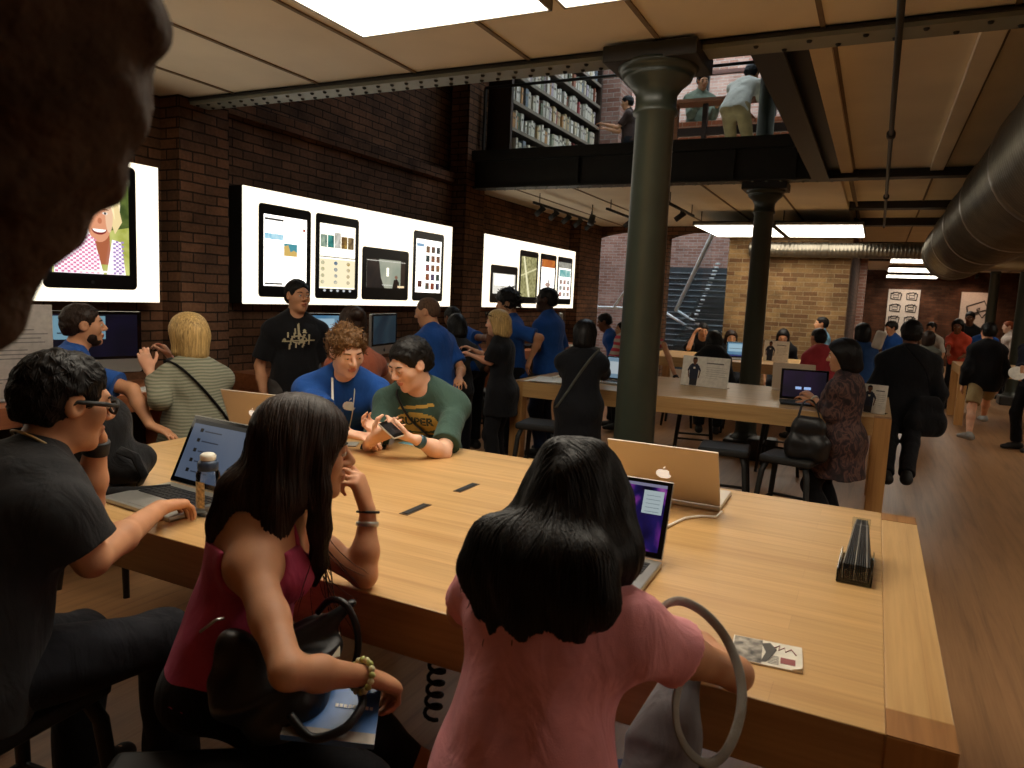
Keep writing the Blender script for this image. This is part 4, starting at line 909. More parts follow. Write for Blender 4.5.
# ---------------------------------------------------------------- computers
ALU = plain('aluminium', 'b4b2ac', .35, .75, .04, 5); KEY = plain('black_key', '17171a', .5); GLOSSY = plain('screen_bezel', '070708', .12); LOGO = emit('logo_white', 'fff8ea', .55, base='e8e4da')
def scr_aurora(m, q): 
    m.add(q(0, 1, 0, 1), [[0, 1, 2, 3]], AUR); m.add(q(0, 1, .955, 1, .0006), [[0, 1, 2, 3]], emit('menu_bar', 'b8b4d8', .35)); m.add(q(.78, .98, .55, .9, .0008), [[0, 1, 2, 3]], emit('window_pale', 'c8d8dc', .55)); m.add(q(.3, .42, .42, .55, .0008), [[0, 1, 2, 3]], emit('window_pale2', 'a8c8e0', .5))
    for i in range(5): m.add(q(.81, .95, .58+.06*i, .587+.06*i, .0012), [[0, 1, 2, 3]], emit('window_text', '8a98a0', .35))
    m.add(q(.15, .85, .0, .06, .0008), [[0, 1, 2, 3]], emit('dock', '4a5a7a', .3, '8aa0b8', 40))
def scr_page(m, q):
    m.add(q(0, 1, 0, 1), [[0, 1, 2, 3]], emit('page_blue', '6d7c96', .38, '7d8aa0', 3)); m.add(q(0, 1, .93, 1, .0006), [[0, 1, 2, 3]], emit('page_bar', '2c3038', .2))
    for i in range(5):
        z = .12+.17*i; m.add(q(.14, .19, z, z+.06, .0008), [[0, 1, 2, 3]], KEY); m.add(q(.22, .5, z+.01, z+.03, .0008), [[0, 1, 2, 3]], emit('page_line', '4a5468', .25))
def scr_plain(m, q): m.add(q(0, 1, 0, 1), [[0, 1, 2, 3]], emit('screen_pale_blue', '7fa0b8', .5, '96b4c8', 3)); m.add(q(.08, .5, .2, .8, .0006), [[0, 1, 2, 3]], emit('screen_white', 'c8d4da', .6))
def scr_dark(m, q): m.add(q(0, 1, 0, 1), [[0, 1, 2, 3]], emit('screen_night', '10121e', .3, '3a2050', 4)); m.add(q(.3, .44, .3, .4, .0006), [[0, 1, 2, 3]], emit('spot_blue', '9ab8e8', .9)); m.add(q(.5, .66, .3, .4, .0006), [[0, 1, 2, 3]], emit('spot_blue', '9ab8e8', .9))
def scr_lion(m, q): m.add(q(0, 1, 0, 1), [[0, 1, 2, 3]], emit('screen_sky', '5a90b8', .55, '8ab4cc', 3)); m.add(q(.05, .75, .35, .9, .0006), [[0, 1, 2, 3]], emit('window_bluewhite', 'a8cadc', .7)); m.add(q(.1, .7, .55, .58, .001), [[0, 1, 2, 3]], emit('page_line', '4a5468', .25)); m.add(q(0, 1, 0, .12, .0008), [[0, 1, 2, 3]], emit('screen_violet', '4a4a90', .4))
def scr_aqua(m, q): m.add(q(0, 1, 0, 1), [[0, 1, 2, 3]], emit('screen_teal', '22384a', .3, '3c5a68', 3))
def scr_nebula(m, q): m.add(q(0, 1, 0, 1), [[0, 1, 2, 3]], emit('screen_nebula', '080a16', .35, '1c1838', 3)); m.add(q(.02, .62, .42, .96, .0006), [[0, 1, 2, 3]], emit('window_bluewhite2', '8ab8cc', .55)); m.add(q(.08, .5, .55, .58, .001), [[0, 1, 2, 3]], emit('page_line', '4a5468', .25))
t = NT('aurora_wallpaper'); v = t.coord(); g = t.n('ShaderNodeSeparateXYZ'); t.l(v, g.inputs[0]); f = t.noise(t.coord(scale=(5, 9, 5), rot=(0, .6, 0)), 1.4, 3, 1.2)
t.l(t.ramp(f, [(.3, lin('0a0a24')), (.5, lin('2e2270')), (.62, lin('8a3aa8')), (.74, lin('c070c8'))]), t.b.inputs['Emission Color']); t.b.inputs['Emission Strength'].default_value = .42; t.col((0, 0, 0)); t.pr(Roughness=.15); AUR = t.m
def laptop(label, pos, rz, w=.325, d=.227, tilt=18, art=scr_plain, shell=None, group=None):
    """pos: middle of the hinge on the table; the user sits toward local -y"""
    shell = shell or ALU; o = empty('laptop', pos, label, 'laptop', group, rz); h = .017
    bs = MB().box((0, -d/2, h/2+.001), (w, d, h), shell, None, .005, 3).build('base', o)
    m = MB().box((0, -d*.36, h+.0012), (w*.84, d*.42, .001), plain('key_well', '3a3a3c', .5))
    for r in range(5):
        for k in range(13): m.box((-w*.39+w*.065*k, -d*.20-d*.082*r, h+.0025), (w*.054, d*.066, .002), KEY)
    m.build('keyboard', bs); MB().box((0, -d*.78, h+.001), (w*.32, d*.32, .0012), plain('trackpad', '9c9a95', .4, .5)).build('trackpad', bs)
    t = math.radians(tilt); U = np.array([0, math.sin(t), math.cos(t)]); Nn = np.array([0, -math.cos(t), math.sin(t)]); L = d*.985; O = np.array([0, -.004, h+.004]); R = Matrix(((1, 0, 0), (0, math.cos(t), math.sin(t)), (0, -math.sin(t), math.cos(t)))); R = Matrix(np.stack([(1, 0, 0), -Nn, U], 1).tolist())
    lid = MB().box(O+U*L/2, (w, .007, L), shell, R, .003, 3).build('lid', o)
    def q(a, b, c, e, off=0):
        sw, sh = w*.9, L*.86; return [O+np.array([1, 0, 0])*(x-.5)*sw+U*(L*.08+y*sh)+Nn*(.0052+off) for x, y in ((a, c), (b, c), (b, e), (a, e))]
    m = MB().box(O+U*L/2+Nn*.004, (w*.985, .0015, L*.97), GLOSSY, R); art(m, q); m.build('screen', lid); m = MB(); s = w*.165; ap, lf = apple_poly(s)
    for pl in (ap, lf): m.prism(pl, .0012, LOGO, O+U*L*.5-Nn*.0032, (-1, 0, 0), U)
    m.build('lid_emblem', lid); return o
TAN = plain('warm_aluminium', 'cdbfae', .5, .25, .04, 5)
laptop('open silver laptop with purple aurora wallpaper, in front of the girl in pink', (-.645, 1.99, .9), .02, .33, .23, 23, scr_aurora)
laptop('large laptop seen from behind, pale lid with a white fruit emblem', (-.645, 2.66, .9), PI+.02, .40, .27, 32, scr_plain, TAN)
laptop('open silver laptop with pale blue page, typed on by the man in glasses', (-2.075, 1.775, .9), -.08, .37, .26, 25, scr_page)
laptop('pale laptop lid seen from behind, half hidden behind the woman with long hair', (-2.68, 2.62, .9), PI+.1, .33, .23, 20, scr_plain, TAN)
laptop('silver laptop seen from behind, next to the dark screen the woman in the tunic uses', (-.62, 7.0, .9), PI, .36, .25, 12, scr_plain, TAN); laptop('dark screened laptop used by the woman in the patterned tunic', (-.47, 6.28, .9), .15, .36, .25, 10, scr_dark, KEY)
laptop('laptop with pale screen in front of the hooded person in black', (-2.07, 6.42, .9), -.1, .33, .23, 20, scr_plain); laptop('laptop with pale blue screen in front of the two customers at the yellow wall table', (-1.72, 10.72, .9), .3, .33, .23, 12, scr_lion)
def imac(label, pos, rz, s=1.0, art=scr_lion):
    o = empty('desktop_computer', pos, label, 'computer', 'desktop computers on the wall counters', rz); w, h = .53*s, .37*s; z0 = .10*s
    m = MB().box((0, .02, .006), (.2*s, .18*s, .012), ALU, None, .004); m.build('foot', o); MB().box((0, .075, .17*s), (.14*s, .012, .3*s), ALU, Matrix.Rotation(-.25, 3, 'X'), .003).build('stand', o)
    hs = MB().box((0, 0, z0+h/2), (w, .035, h), ALU, None, .012, 3).build('housing', o); m = MB().box((0, -.0182, z0+h*.61), (w*.99, .002, h*.77), GLOSSY)
    def q(a, b, c, e, off=0): return [((x-.5)*w*.9, -.0196-off, z0+h*.27+y*h*.68) for x, y in ((a, c), (b, c), (b, e), (a, e))]
    art(m, q); m.build('screen', hs); m = MB(); ap, lf = apple_poly(.045*s)
    for pl in (ap, lf): m.prism(pl, .001, BLACK, (0, -.0178, z0+h*.115), (1, 0, 0), (0, 0, 1))
    m.build('emblem', hs); k = MB().box((0, -.2, .008), (.4*s, .12, .014), WHITE, None, .004)
    for r in range(4):
        for i in range(12): k.box((-.176*s+.032*s*i, -.16-.026*r, .0165), (.026*s, .02, .004), plain('white_key', 'd8d6d0', .5))
    k.build('keyboard', o); return o
imac('desktop computer with blue screen in front of the bearded staff man', (-4.62, 3.08, .9), PI/2-.25, 1.12, scr_nebula); imac('desktop computer with light blue screen behind the standing man in black', (-4.5, 5.15, .9), PI/2-.25, 1.1, scr_lion); imac('desktop computer with dim screen turned toward the shaven headed staff man', (-4.4, 5.95, .9), PI/2+.2, 1.1, scr_aqua)
imac('desktop computer seen edge on, beside the bearded staff man in blue at the far lightbox', (-4.45, 10.65, .9), PI/2+.45, 1.1, scr_aqua)
# ---------------------------------------------------------------- things on the tables
def text_lines(m, x0, x1, zs, y, mat, h=.006):
    for z, f in zs: m.box(((x0+(x0+(x1-x0)*f))/2, y, z), ((x1-x0)*f, .0008, h), mat)
GREYT = plain('print_grey', '8d8a86', .7); NAVY = plain('print_navy', '1b2338', .7)
def card_sign(label, pos, rz, w, h, lean=8, person=.28):
    o = empty('card_sign', pos, label, 'sign', 'card signs on the tables', rz); R = Matrix.Rotation(math.radians(-lean), 3, 'X')
    MB().box((0, 0, h/2+.002), (w, .004, h), WHITE).build('card', o); cd = o.children[0]; cd.rotation_euler = (math.radians(-lean), 0, 0); MB().box((0, .05, .003), (w*.98, .1, .005), glass('acrylic', (.93, .95, .95), .12)).build('foot', o)
    m = MB(); sk = skin('brown'); x = -w*.5+w*person*.95; k = h/.25
    def pl(pts, mt, off): m.prism([(x+a*k, b*k) for a, b in pts], .0008, mt, (0, -.0026-off, 0), (1, 0, 0), (0, 0, 1))
    pl([(-.032, .006), (.03, .006), (.034, .11), (-.034, .11)], plain('print_trouser', '24242c', .7), 0); pl([(-.036, .06), (.034, .06), (.038, .17), (.02, .19), (-.02, .19), (-.042, .17)], NAVY, .0008)
    for sg in (-1, 1): pl([(sg*.036, .178), (sg*.058, .135), (sg*.046, .125), (sg*.034, .15)][::sg], NAVY, .0012); pl([(sg*.057, .136), (sg*.046, .126), (sg*.038, .07), (sg*.046, .07)][::-sg], sk, .0004)
    pl([(.02*math.cos(a), .215+.026*math.sin(a)) for a in np.linspace(0, 2*PI, 20)[:-1]], sk, .0012); pl([(-.01, .18), (.01, .18), (.008, .2), (-.008, .2)], sk, .0016); pl([(.021*math.cos(a), .222+.022*math.sin(a)) for a in np.linspace(.2, PI-.2, 12)], plain('print_hair', '14110f', .8), .002)
    pl([(-.008, .145), (.008, .145), (.008, .16), (-.008, .16)], WHITE, .0024)
    text_lines(m, w*.02, w*.44, [(h*.8, .85)], -.003, plain('print_dark', '5a5856', .7), h*.035); text_lines(m, w*.02, w*.46, [(h*(.66-.07*i), f) for i, f in enumerate((1, .94, .97, .9, 1, .6))], -.003, plain('print_pale', 'b9b5ad', .7), h*.015)
    m.build('printed_picture', cd); return o
card_sign('white card sign with a staff portrait, on the long table beside the green iron column', (-1.36, 6.72, .9), -.12, .44, .275); card_sign('white card sign with a portrait on the table by the yellow brick wall', (-1.22, 10.78, .9), -.1, .34, .29); card_sign('small bent card sign with a portrait at the corner of the long table', (.04, 6.02, .9), -.25, .165, .215)
o = empty('paper_stack', (-2.62, 6.05, .9), 'loose white papers lying on the end of the long table', 'papers', None, .1)
for i in range(4): MB().box((.01*i, -.012*i, .0025+.004*i), (.3, .42, .003), WHITE, Matrix.Rotation(.06*i-.08, 3, 'Z')).build('sheet', o)
MB().tube([(.0, .1, .02), (.1, .14, .05), (.2, .2, .06), (.3, .24, .03)], .006, WHITE, 8).build('cable', o)
# acrylic holder with a fan of dark leaflets
o = empty('leaflet_holder', (.012, 2.17, .9), 'clear acrylic holder full of dark leaflets, on the bare end of the big table', 'leaflet holder', None, -.02); CL = glass('acrylic_edge', (.86, .9, .9), .3, .05)
m = MB(); m.box((0, .13, .003), (.09, .28, .006), CL, None, .002).box((0, -.005, .022), (.09, .006, .04), CL, None, .002)
for sg in (-1, 1): m.box((sg*.043, .1, .02), (.005, .22, .036), CL, None, .002)
m.box((0, .27, .07), (.05, .006, .1), CL, None, .002); m.build('acrylic_stand', o)
for i in range(12):
    f = (i-5.5)/5.5; b = MB(); x0, x1 = f*.034, f*.013
    P0 = [(x0, .01, .007), (x0, .26, .007), (x1*1.1, .27, .115), (x1*1.4, .2, .115), (x0*.97, .015, .05)]; th = .0035
    b.add(P0+[(p[0]+th, p[1], p[2]) for p in P0], [[0, 1, 2, 3, 4], [9, 8, 7, 6, 5]]+[[k, (k+1) % 5, 5+(k+1) % 5, 5+k][::-1] for k in range(5)], plain('leaflet_dark', '201d1c', .45) if i % 5 else plain('leaflet_grey', '77726a', .5)); b.build('leaflet', o)
# leaflet, phones, cards, cable
o = empty('leaflet', (-.145, 1.607, .9), 'printed leaflet with a black and white picture and red writing, lying near the table edge', 'leaflet', None, .1)
m = MB().box((0, 0, .0025), (.145, .118, .004), plain('leaflet_paper', 'ddd6c6', .5)); m.box((.062, -.052, .006), (.02, .012, .006), plain('leaflet_paper', 'ddd6c6', .5), Matrix.Rotation(-.3, 3, 'Y')); m.build('sheet', o)
m = MB(); dk = plain('leaflet_ink', '4b463f', .5); m.box((-.04, 0, .0049), (.06, .112, .0004), emitless := plain('leaflet_photo', '8d867a', .5, 0, .9, 45))
m.prism([(-.012, -.05), (.0, -.045), (.012, -.01), (.02, .02), (.006, .05), (-.012, .04), (-.002, .0)], .0004, dk, (0, 0, .0051), (1, 0, 0), (0, 1, 0)); red = plain('leaflet_red', '8d4a48', .5)
m.tube([(.015, .03, .0053), (.026, .045, .0053), (.024, .02, .0053), (.036, .038, .0053), (.038, .018, .0053), (.05, .036, .0053), (.06, .012, .0053)], .0014, red, 5); m.box((.043, -.025, .005), (.03, .028, .0004), red)
for i in range(6): m.box((.014, -.012-.007*i, .005), (.022, .0022, .0004), dk)
m.build('print', o)
def phone(label, pos, rz, c, w=.062, l=.115, rot=None, shell='d8d8d6'):
    o = empty('mobile_phone', pos, label, 'phone', None, rz); MB().box((0, 0, .006), (w, l, .0115), plain('phone_rim_'+shell, shell, .3, .3), None, .005, 3).build('case', o); m = MB().box((0, 0, .0122), (w*.94, l*.97, .001), GLOSSY); m.box((0, 0, .013), (w*.84, l*.7, .0006), c); m.build('screen', o)
    if rot: o.rotation_euler = rot
    return o
phone('black and blue phone lying on the table in front of the staff boy', (-2.085, 2.765, .9), -1.0, plain('phone_navy', '22304a', .2), .065, .12, None, '1a1a1c')
tag(MB().box((0, 0, .004), (.13, .09, .007), plain('grey_case', '8b8a84', .5), None, .003).build('tablet_case', org=(0, 0, 0)), 'flat grey case lying between the phone and the woman with long hair', 'case').location = (-2.24, 2.74, .9); bpy.data.objects['tablet_case'].rotation_euler = (0, 0, .5)
tag(MB().box((0, 0, .0012), (.125, .045, .0022), plain('blue_card', '6fa3b4', .5)).build('blue_card', org=(0, 0, 0)), 'narrow light blue card under the wrist of the man in green', 'card').location = (-2.0, 2.955, .9)
q = [A(*p, 2, z) for p, z in (((722, 511), .925), ((716, 517), .906), ((700, 516), .906), ((685, 518), .906), ((674, 523), .906), ((660, 530), .906))]; tag(MB().tube(q, .0045, WHITE, 8).build('power_cable', org=q[2]), 'white power cable trailing from the big laptop', 'cable')
m = MB(); t = np.linspace(0, 1, 90); m.tube([(-.98+.022*math.cos(50*a)-.02*a, 1.62+.022*math.sin(50*a), .76-.28*a) for a in t], .006, BLACK, 7); m.tube([(-.958, 1.62, .77), (-.958, 1.62, .755)], .012, BLACK, 8); tag(m.build('coiled_cable', org=(-.98, 1.62, .6)), 'black coiled cable hanging under the big table', 'cable')
# drinking bottle
o = empty('water_bottle', (-1.885, 1.63, .9), 'clear plastic drinking bottle with a dark blue cap, beside the typed-on laptop', 'bottle')
MB().lathe([(.001, .002), (.034, .002), (.037, .01), (.036, .05), (.033, .075), (.036, .1), (.037, .135), (.03, .15), (.028, .156)], glass('bottle_plastic', (.8, .85, .88), .32, .08), (0, 0, 0), 30).build('bottle_body', o)
MB().lathe([(.031, .148), (.032, .15), (.032, .172), (.026, .18)], plain('cap_blue', '24364e', .4), (0, 0, 0), 28).build('cap', o); MB().lathe([(.023, .18), (.024, .183), (.025, .196), (.018, .203), (.004, .205)], plain('cap_white', 'dcd8c8', .4), (0, 0, 0), 24).build('spout_lid', o)
m = MB(); n = 10; m.add([(.0375*math.cos(a), .0375*math.sin(a), z) for z in (.03, .115) for a in np.linspace(-2.1, -1.0, n)], [[i, i+1, n+i+1, n+i] for i in range(n-1)], plain('bottle_label', 'c9b98a', .5, 0, .5, 120), True); m.build('bottle_label', o)
# backpack on the table
S = SDF(); q = np.array([-2.56, 1.66, .9]); S.ell(q+[0, 0, .14], (.2, .15, .15), None, .04); S.ell(q+[.05, .02, .22], (.13, .12, .11), None, .05); S.ell(q+[.13, .04, .08], (.14, .11, .08), None, .05); S.ell(q+[-.12, 0, .22], (.12, .12, .12), None, .05); S.ell(q+[0, -.13, .1], (.13, .06, .09), None, .03); S.plane(q+[0, 0, .002], (0, 0, -1))
V, F = S.mesh(.01, folds(.016, .9, 5)); o = mesh_obj('backpack', V, F, [cloth('bag_black', '151415', .8)], None, q); tag(o, 'slumped black backpack on the end of the big table, behind the open laptop', 'backpack')
for a in ([(.22, -.02, .15), (.28, .0, .13), (.3, .02, .06), (.26, .03, .02)], [(.1, -.14, .04), (.2, -.12, .02), (.3, -.02, .015), (.36, .08, .012)]): MB().tube(a, .016, cloth('bag_black', '1c1b1b'), 8, flat=(1, .3)).build('strap', o)
MB().tube([(-.1, -.02, .31), (-.07, -.02, .36), (0, -.01, .37), (.04, 0, .31)], .011, cloth('bag_black', '1c1b1b'), 8).build('handle', o)
# left acrylic sign + leaflet on the counter
o = empty('counter_sign', (-4.52, 2.5, .9), 'white information sign on the wall counter, cut by the stone arch end', 'sign', None, PI/2-.15); MB().box((0, 0, .29), (.46, .008, .56), plain('sign_white', 'c9c2ba', .5), None, .003).build('panel', o); MB().box((0, .02, .008), (.36, .14, .014), STEEL, None, .003).build('foot', o)
m = MB(); text_lines(m, -.17, .2, [(.42, .8), (.395, 1), (.37, .9), (.345, .96), (.30, .7), (.275, .95), (.25, .9)], -.0048, GREYT, .007); m.lathe([(.012, 0), (.012, .001)], plain('sign_red', 'a03a34', .5), (.14, -.0046, .13), 16, Matrix.Rotation(PI/2, 3, 'X')); text_lines(m, -.17, -.02, [(.13, 1), (.11, .8)], -.0048, GREYT, .006); m.build('printed_text', o)
for i, (x, y, rz, lb) in enumerate(((-4.42, 3.35, .3, 'white sheet on the counter under the hand of the blonde woman'), (-4.36, 2.75, -.2, 'white sheet on the counter behind the man in glasses'))): tag(MB().box((0, 0, .002), (.21, .29, .003), WHITE, Matrix.Rotation(rz, 3, 'Z')).build('paper_sheet', org=(0, 0, 0)), lb, 'paper').location = (x, y, .9)
# posters on the far red wall
def poster(px0, px1, py0, label, h, art):
    a, b = A(px0, py0, 1, 27.45), A(px1, py0, 1, 27.45); o = empty('wall_poster', ((a[0]+b[0])/2, 27.46, a[2]-h/2), label, 'poster'); w = b[0]-a[0]
    MB().box((0, 0, 0), (w, .02, h), plain('poster_white', 'c9bfb4', .6)).build('panel', o); m = MB(); art(m, w, h); m.build('line_drawing', o)
INK = plain('poster_ink', '2a2624', .6)
def loop(m, pts, r=.022): m.tube([(x, -.016, z) for x, z in pts], r, INK, 6, True)
def art6(m, w, h):
    for i in range(3):
        for j in range(2):
            cx, cz = (-.25+.5*j)*w, h*(.40-.17*i); sx, sz = w*.16, h*.05; loop(m, [(cx-sx, cz-sz*.8), (cx+sx*.9, cz-sz), (cx+sx*1.05, cz+sz*.7), (cx+sx*.2, cz+sz*1.15), (cx-sx*1.05, cz+sz*.8)]); loop(m, [(cx-sx*.55, cz-sz*.4), (cx+sx*.5, cz-sz*.45), (cx+sx*.5, cz+sz*.35), (cx-sx*.55, cz+sz*.4)], .016)
            for k in range(2): m.tube([(cx-sx*.8+k*sx*1.2, -.016, cz+sz*.6), (cx-sx*.4+k*sx*1.2, -.016, cz+sz*1.2)], .02, INK, 6)
def art1(m, w, h):
    loop = lambda m_, pts, r=.022: m_.tube([(x, -.016, z+.2*h) for x, z in pts], r, INK, 6, True); tb = lambda pts, r: m.tube([(x, y, z+.2*h) for x, y, z in pts], r, INK, 6)
    loop(m, [(-.3*w, .06*h), (.22*w, .16*h), (.36*w, .02*h), (-.22*w, -.07*h)], .025); tb([(-.22*w, -.016, -.09*h), (.1*w, -.016, -.05*h), (.2*w, -.016, -.12*h), (.34*w, -.016, -.02*h)], .022); loop(m, [(.02*w, .02*h), (.1*w, .05*h), (.08*w, .0), (.03*w, -.01*h)], .02); tb([(-.3*w, -.016, .05*h), (-.26*w, -.016, -.06*h), (-.1*w, -.016, -.12*h)], .02)
poster(889, 921, 289, 'white poster with six little device drawings on the far red wall', 2.3, art6); poster(962, 995, 292, 'white poster with one large line drawing of a tilted laptop, beside the far column', 1.9, art1)
# ---------------------------------------------------------------- upstairs: shelves of books, rail, balustrade, window
SHZ = [3.46, 3.80, 4.14, 4.48, 4.82, 5.16, 5.5, 5.84, 6.18]; SHW = plain('shelf_dark', '2b2019', .6)
o = empty('bookcase', (-4.85, 10.2, 3.4), 'tall dark bookcase upstairs along the wall, filled with pale books', 'bookcase'); c = np.array((-4.85, 10.2, 3.4))
for y in (8.6, 11.82): MB().bx(np.array((-5.02, y-.03, 3.4))-c, np.array((-4.42, y+.03, 6.5))-c, plain('case_end', '3a291e', .6)).build('side_panel', o)
MB().bx(np.array((-5.03, 8.6, 3.4))-c, np.array((-5.0, 11.8, 6.5))-c, SHW).build('back_panel', o)
for z in SHZ: MB().bx(np.array((-5.0, 8.63, z-.022))-c, np.array((-4.43, 11.79, z))-c, SHW).bx(np.array((-4.432, 8.63, z-.03))-c, np.array((-4.42, 11.79, z+.012))-c, plain('shelf_lip', '857b6c', .5)).build('shelf_board', o)
bc = [plain('book_%d' % i, c, .6) for i, c in enumerate(('e6e0d2', 'd8d0bc', 'c9c4b8', 'e8dcc0', 'b8b4a8', 'd2b98c', 'c08f5a', '9aa08a', 'a86a52', 'a4484a', '6c7a62', '8c8478', 'f0ece2', 'c2b4c0', '7a8896'))]
def make_book(w, h, d, mt):
    m = MB().box((0, .002, h/2), (d-.008, w-.006, h-.008), WHITE); m.box((0, -w/2+.0015, h/2), (d, .003, h), mt).box((0, w/2-.0015, h/2), (d, .003, h), mt).box((d/2, 0, h/2), (.004, w, h), mt); m.box((d/2+.0024, 0, h*.7), (.001, w*.6, h*.12), plain('spine_band', '6b6459', .6)); return m
PB = {}; nb = 0; YR = {0: 1.15, 1: 2.0, 2: 2.9}
WORDS = dict(zip(range(15), ('cream', 'bone', 'light grey', 'ivory', 'stone grey', 'buff', 'orange brown', 'sage', 'rust', 'red', 'green', 'taupe', 'white', 'lilac grey', 'slate blue')))
for si, z in enumerate(SHZ[:6]):
    y = 8.66+.55*max(0, si-3)
    while y < 11.72 and nb < 296:
        ci = int(rng.choice(15, p=np.array([14, 11, 9, 12, 7, 6, 5, 4, 4, 3, 3, 4, 12, 3, 3])/100)); w = round(float(rng.choice([.045, .055, .07, .085])), 3); h = float(rng.choice([.2, .22, .24, .26]))
        if rng.random() < .05: y += .1
        key = (ci, w, h)
        if key not in PB: b = PB[key] = make_book(w, h, .17, bc[ci]).build('book')
        else: b = PB[key].copy(); COL.objects.link(b)
        b.location = (-4.56+float(rng.uniform(-.02, .02)), y+w/2, z+.001); b.rotation_euler = (0, 0, 0)
        tag(b, WORDS[ci]+' book on the '+('lowest', 'second lowest', 'third', 'fourth', 'fifth', 'sixth')[si]+' shelf of the dark upstairs bookcase', 'book', WORDS[ci]+' books on the '+('lowest', 'second lowest', 'third', 'fourth', 'fifth', 'sixth')[si]+' shelf'); y += w+.004; nb += 1
o = empty('balustrade', (-2.6, 8.3, 3.42), 'glass balustrade with thin dark top rail along the upper floor edge', 'balustrade'); m = MB().cyl((-2.05, 0, .8), (1.95, 0, .8), .018, IRON_D); m.build('top_rail', o)
for x in (-2.05, .15, 1.95): MB().bx((x-.012, -.02, 0), (x+.012, .02, .8), IRON_D).build('post', o)
MB().bx((-2.04, -.004, .03), (1.94, .004, .76), glass('rail_glass', (.97, .98, .98), .03)).build('glass_panel', o)
o = empty('timber_rail', (-2.3, 11.0, 3.4), 'brown timber bench rail upstairs that people lean on', 'railing'); TB2 = wood('brown_timber', '7a4a2c', '5e3820', 0, .5)
MB().box((0, 0, 1.16), (2.3, .3, .05), TB2).build('top_rail', o)
for z in (.35, .75): MB().box((0, 0, z), (2.26, .05, .11), wood('dark_timber', '2e1c12', '22140c', 0, .5)).build('cross_bar', o)
for x in (-1.1, -.62, -.2, .22, .64, 1.1): MB().box((x, 0, .58), (.07, .07, 1.12), TB2 if x in (-.62,) else wood('dark_timber', '2e1c12', '22140c', 0, .5)).build('post', o)
tag(MB().box((0, 0, .53), (2.2, .03, 1.02), B_R and brick('brick_orange', 'b06848', '9a5638', 'a88870', 'xz', dark=.75)).build('brick_parapet', org=(0, 0, 0)), 'orange brick parapet upstairs behind the timber rail', 'parapet').location = (-2.3, 11.6, 3.4)
# upper rear wall with tall openings onto the court
m = wall((-5.03, 13, 3.4), (-4.55, 13.45, 7.2), B_P, B_PS); addw(m, (-4.75, 12.0, 3.4), (-4.15, 12.6, 7.2), B_P, B_PS); addw(m, (-.7, 13, 3.4), (XR, 13.45, 7.2), B_P, B_PS); addw(m, (-4.55, 13, 6.6), (-.7, 13.45, 7.2), B_P, B_PS); struct(m, 'wall_upper_back')
m = MB().bx((-4.2, 13.2, 3.45), (-.72, 13.21, 6.6), GL)
for x in (-4.15, -3.0, -1.85, -.72): m.bx((x-.03, 13.15, 3.45), (x+.03, 13.25, 6.6), IRON_D)
for z in (3.48, 5.62, 6.58): m.bx((-4.2, 13.15, z-.03), (-.72, 13.25, z+.03), plain('window_bar', '7a5044', .5))
struct(m, 'window_3')
MB0 = MB().bx((-.45, 8.4, 3.4), (-.3, 13, 7.2), IRON_D); MB0.bx((-1.62, 8.42, 3.42), (-1.4, 8.6, 7.2), IRON_D) if False else None
struct(MB0, 'wall_upper_partition')
m = MB(); m.lathe([(.09, 0), (.085, 3.0), (.085, 3.78)], IRON, (-1.28, 8.55, 3.42), 24); struct(m, 'column_upper')
# ---------------------------------------------------------------- people
BLUE = cloth('staff_blue', '1f4a8f'); BLK = cloth('tee_black', '17171a'); CHAR = cloth('tee_charcoal', '2a2a2c'); JEAN = cloth('denim', '25304a'); DJEAN = cloth('dark_trouser', '17181d'); JACK = cloth('jacket_black', '15161a', .8); KHAKI = cloth('khaki', '9a8660')
H_BLK = hair_mat('black', '120e0c'); H_DB = hair_mat('dark_brown', '2a1c14'); H_BR = hair_mat('brown', '5a3c22'); H_BL = hair_mat('blonde', 'bb9a62'); H_SH = hair_mat('shaven', '5a4434', .7); H_OR = hair_mat('ginger', '8a4526'); H_CUR = hair_mat('sandy_brown', '6a4a2a', .5, (40, 40, 40))
def sz(h): return float(np.clip(h[2]/1.56, .8, 1.12))
def fig(label, px, py, d, yaw, **k):
    h = D(px, py, d); sit = k.get('sit'); k.setdefault('s', .98 if sit else sz(h)); k.setdefault('vox', float(np.clip(d*.00155, .006, .013)))
    return person(label, h, yaw, **k)
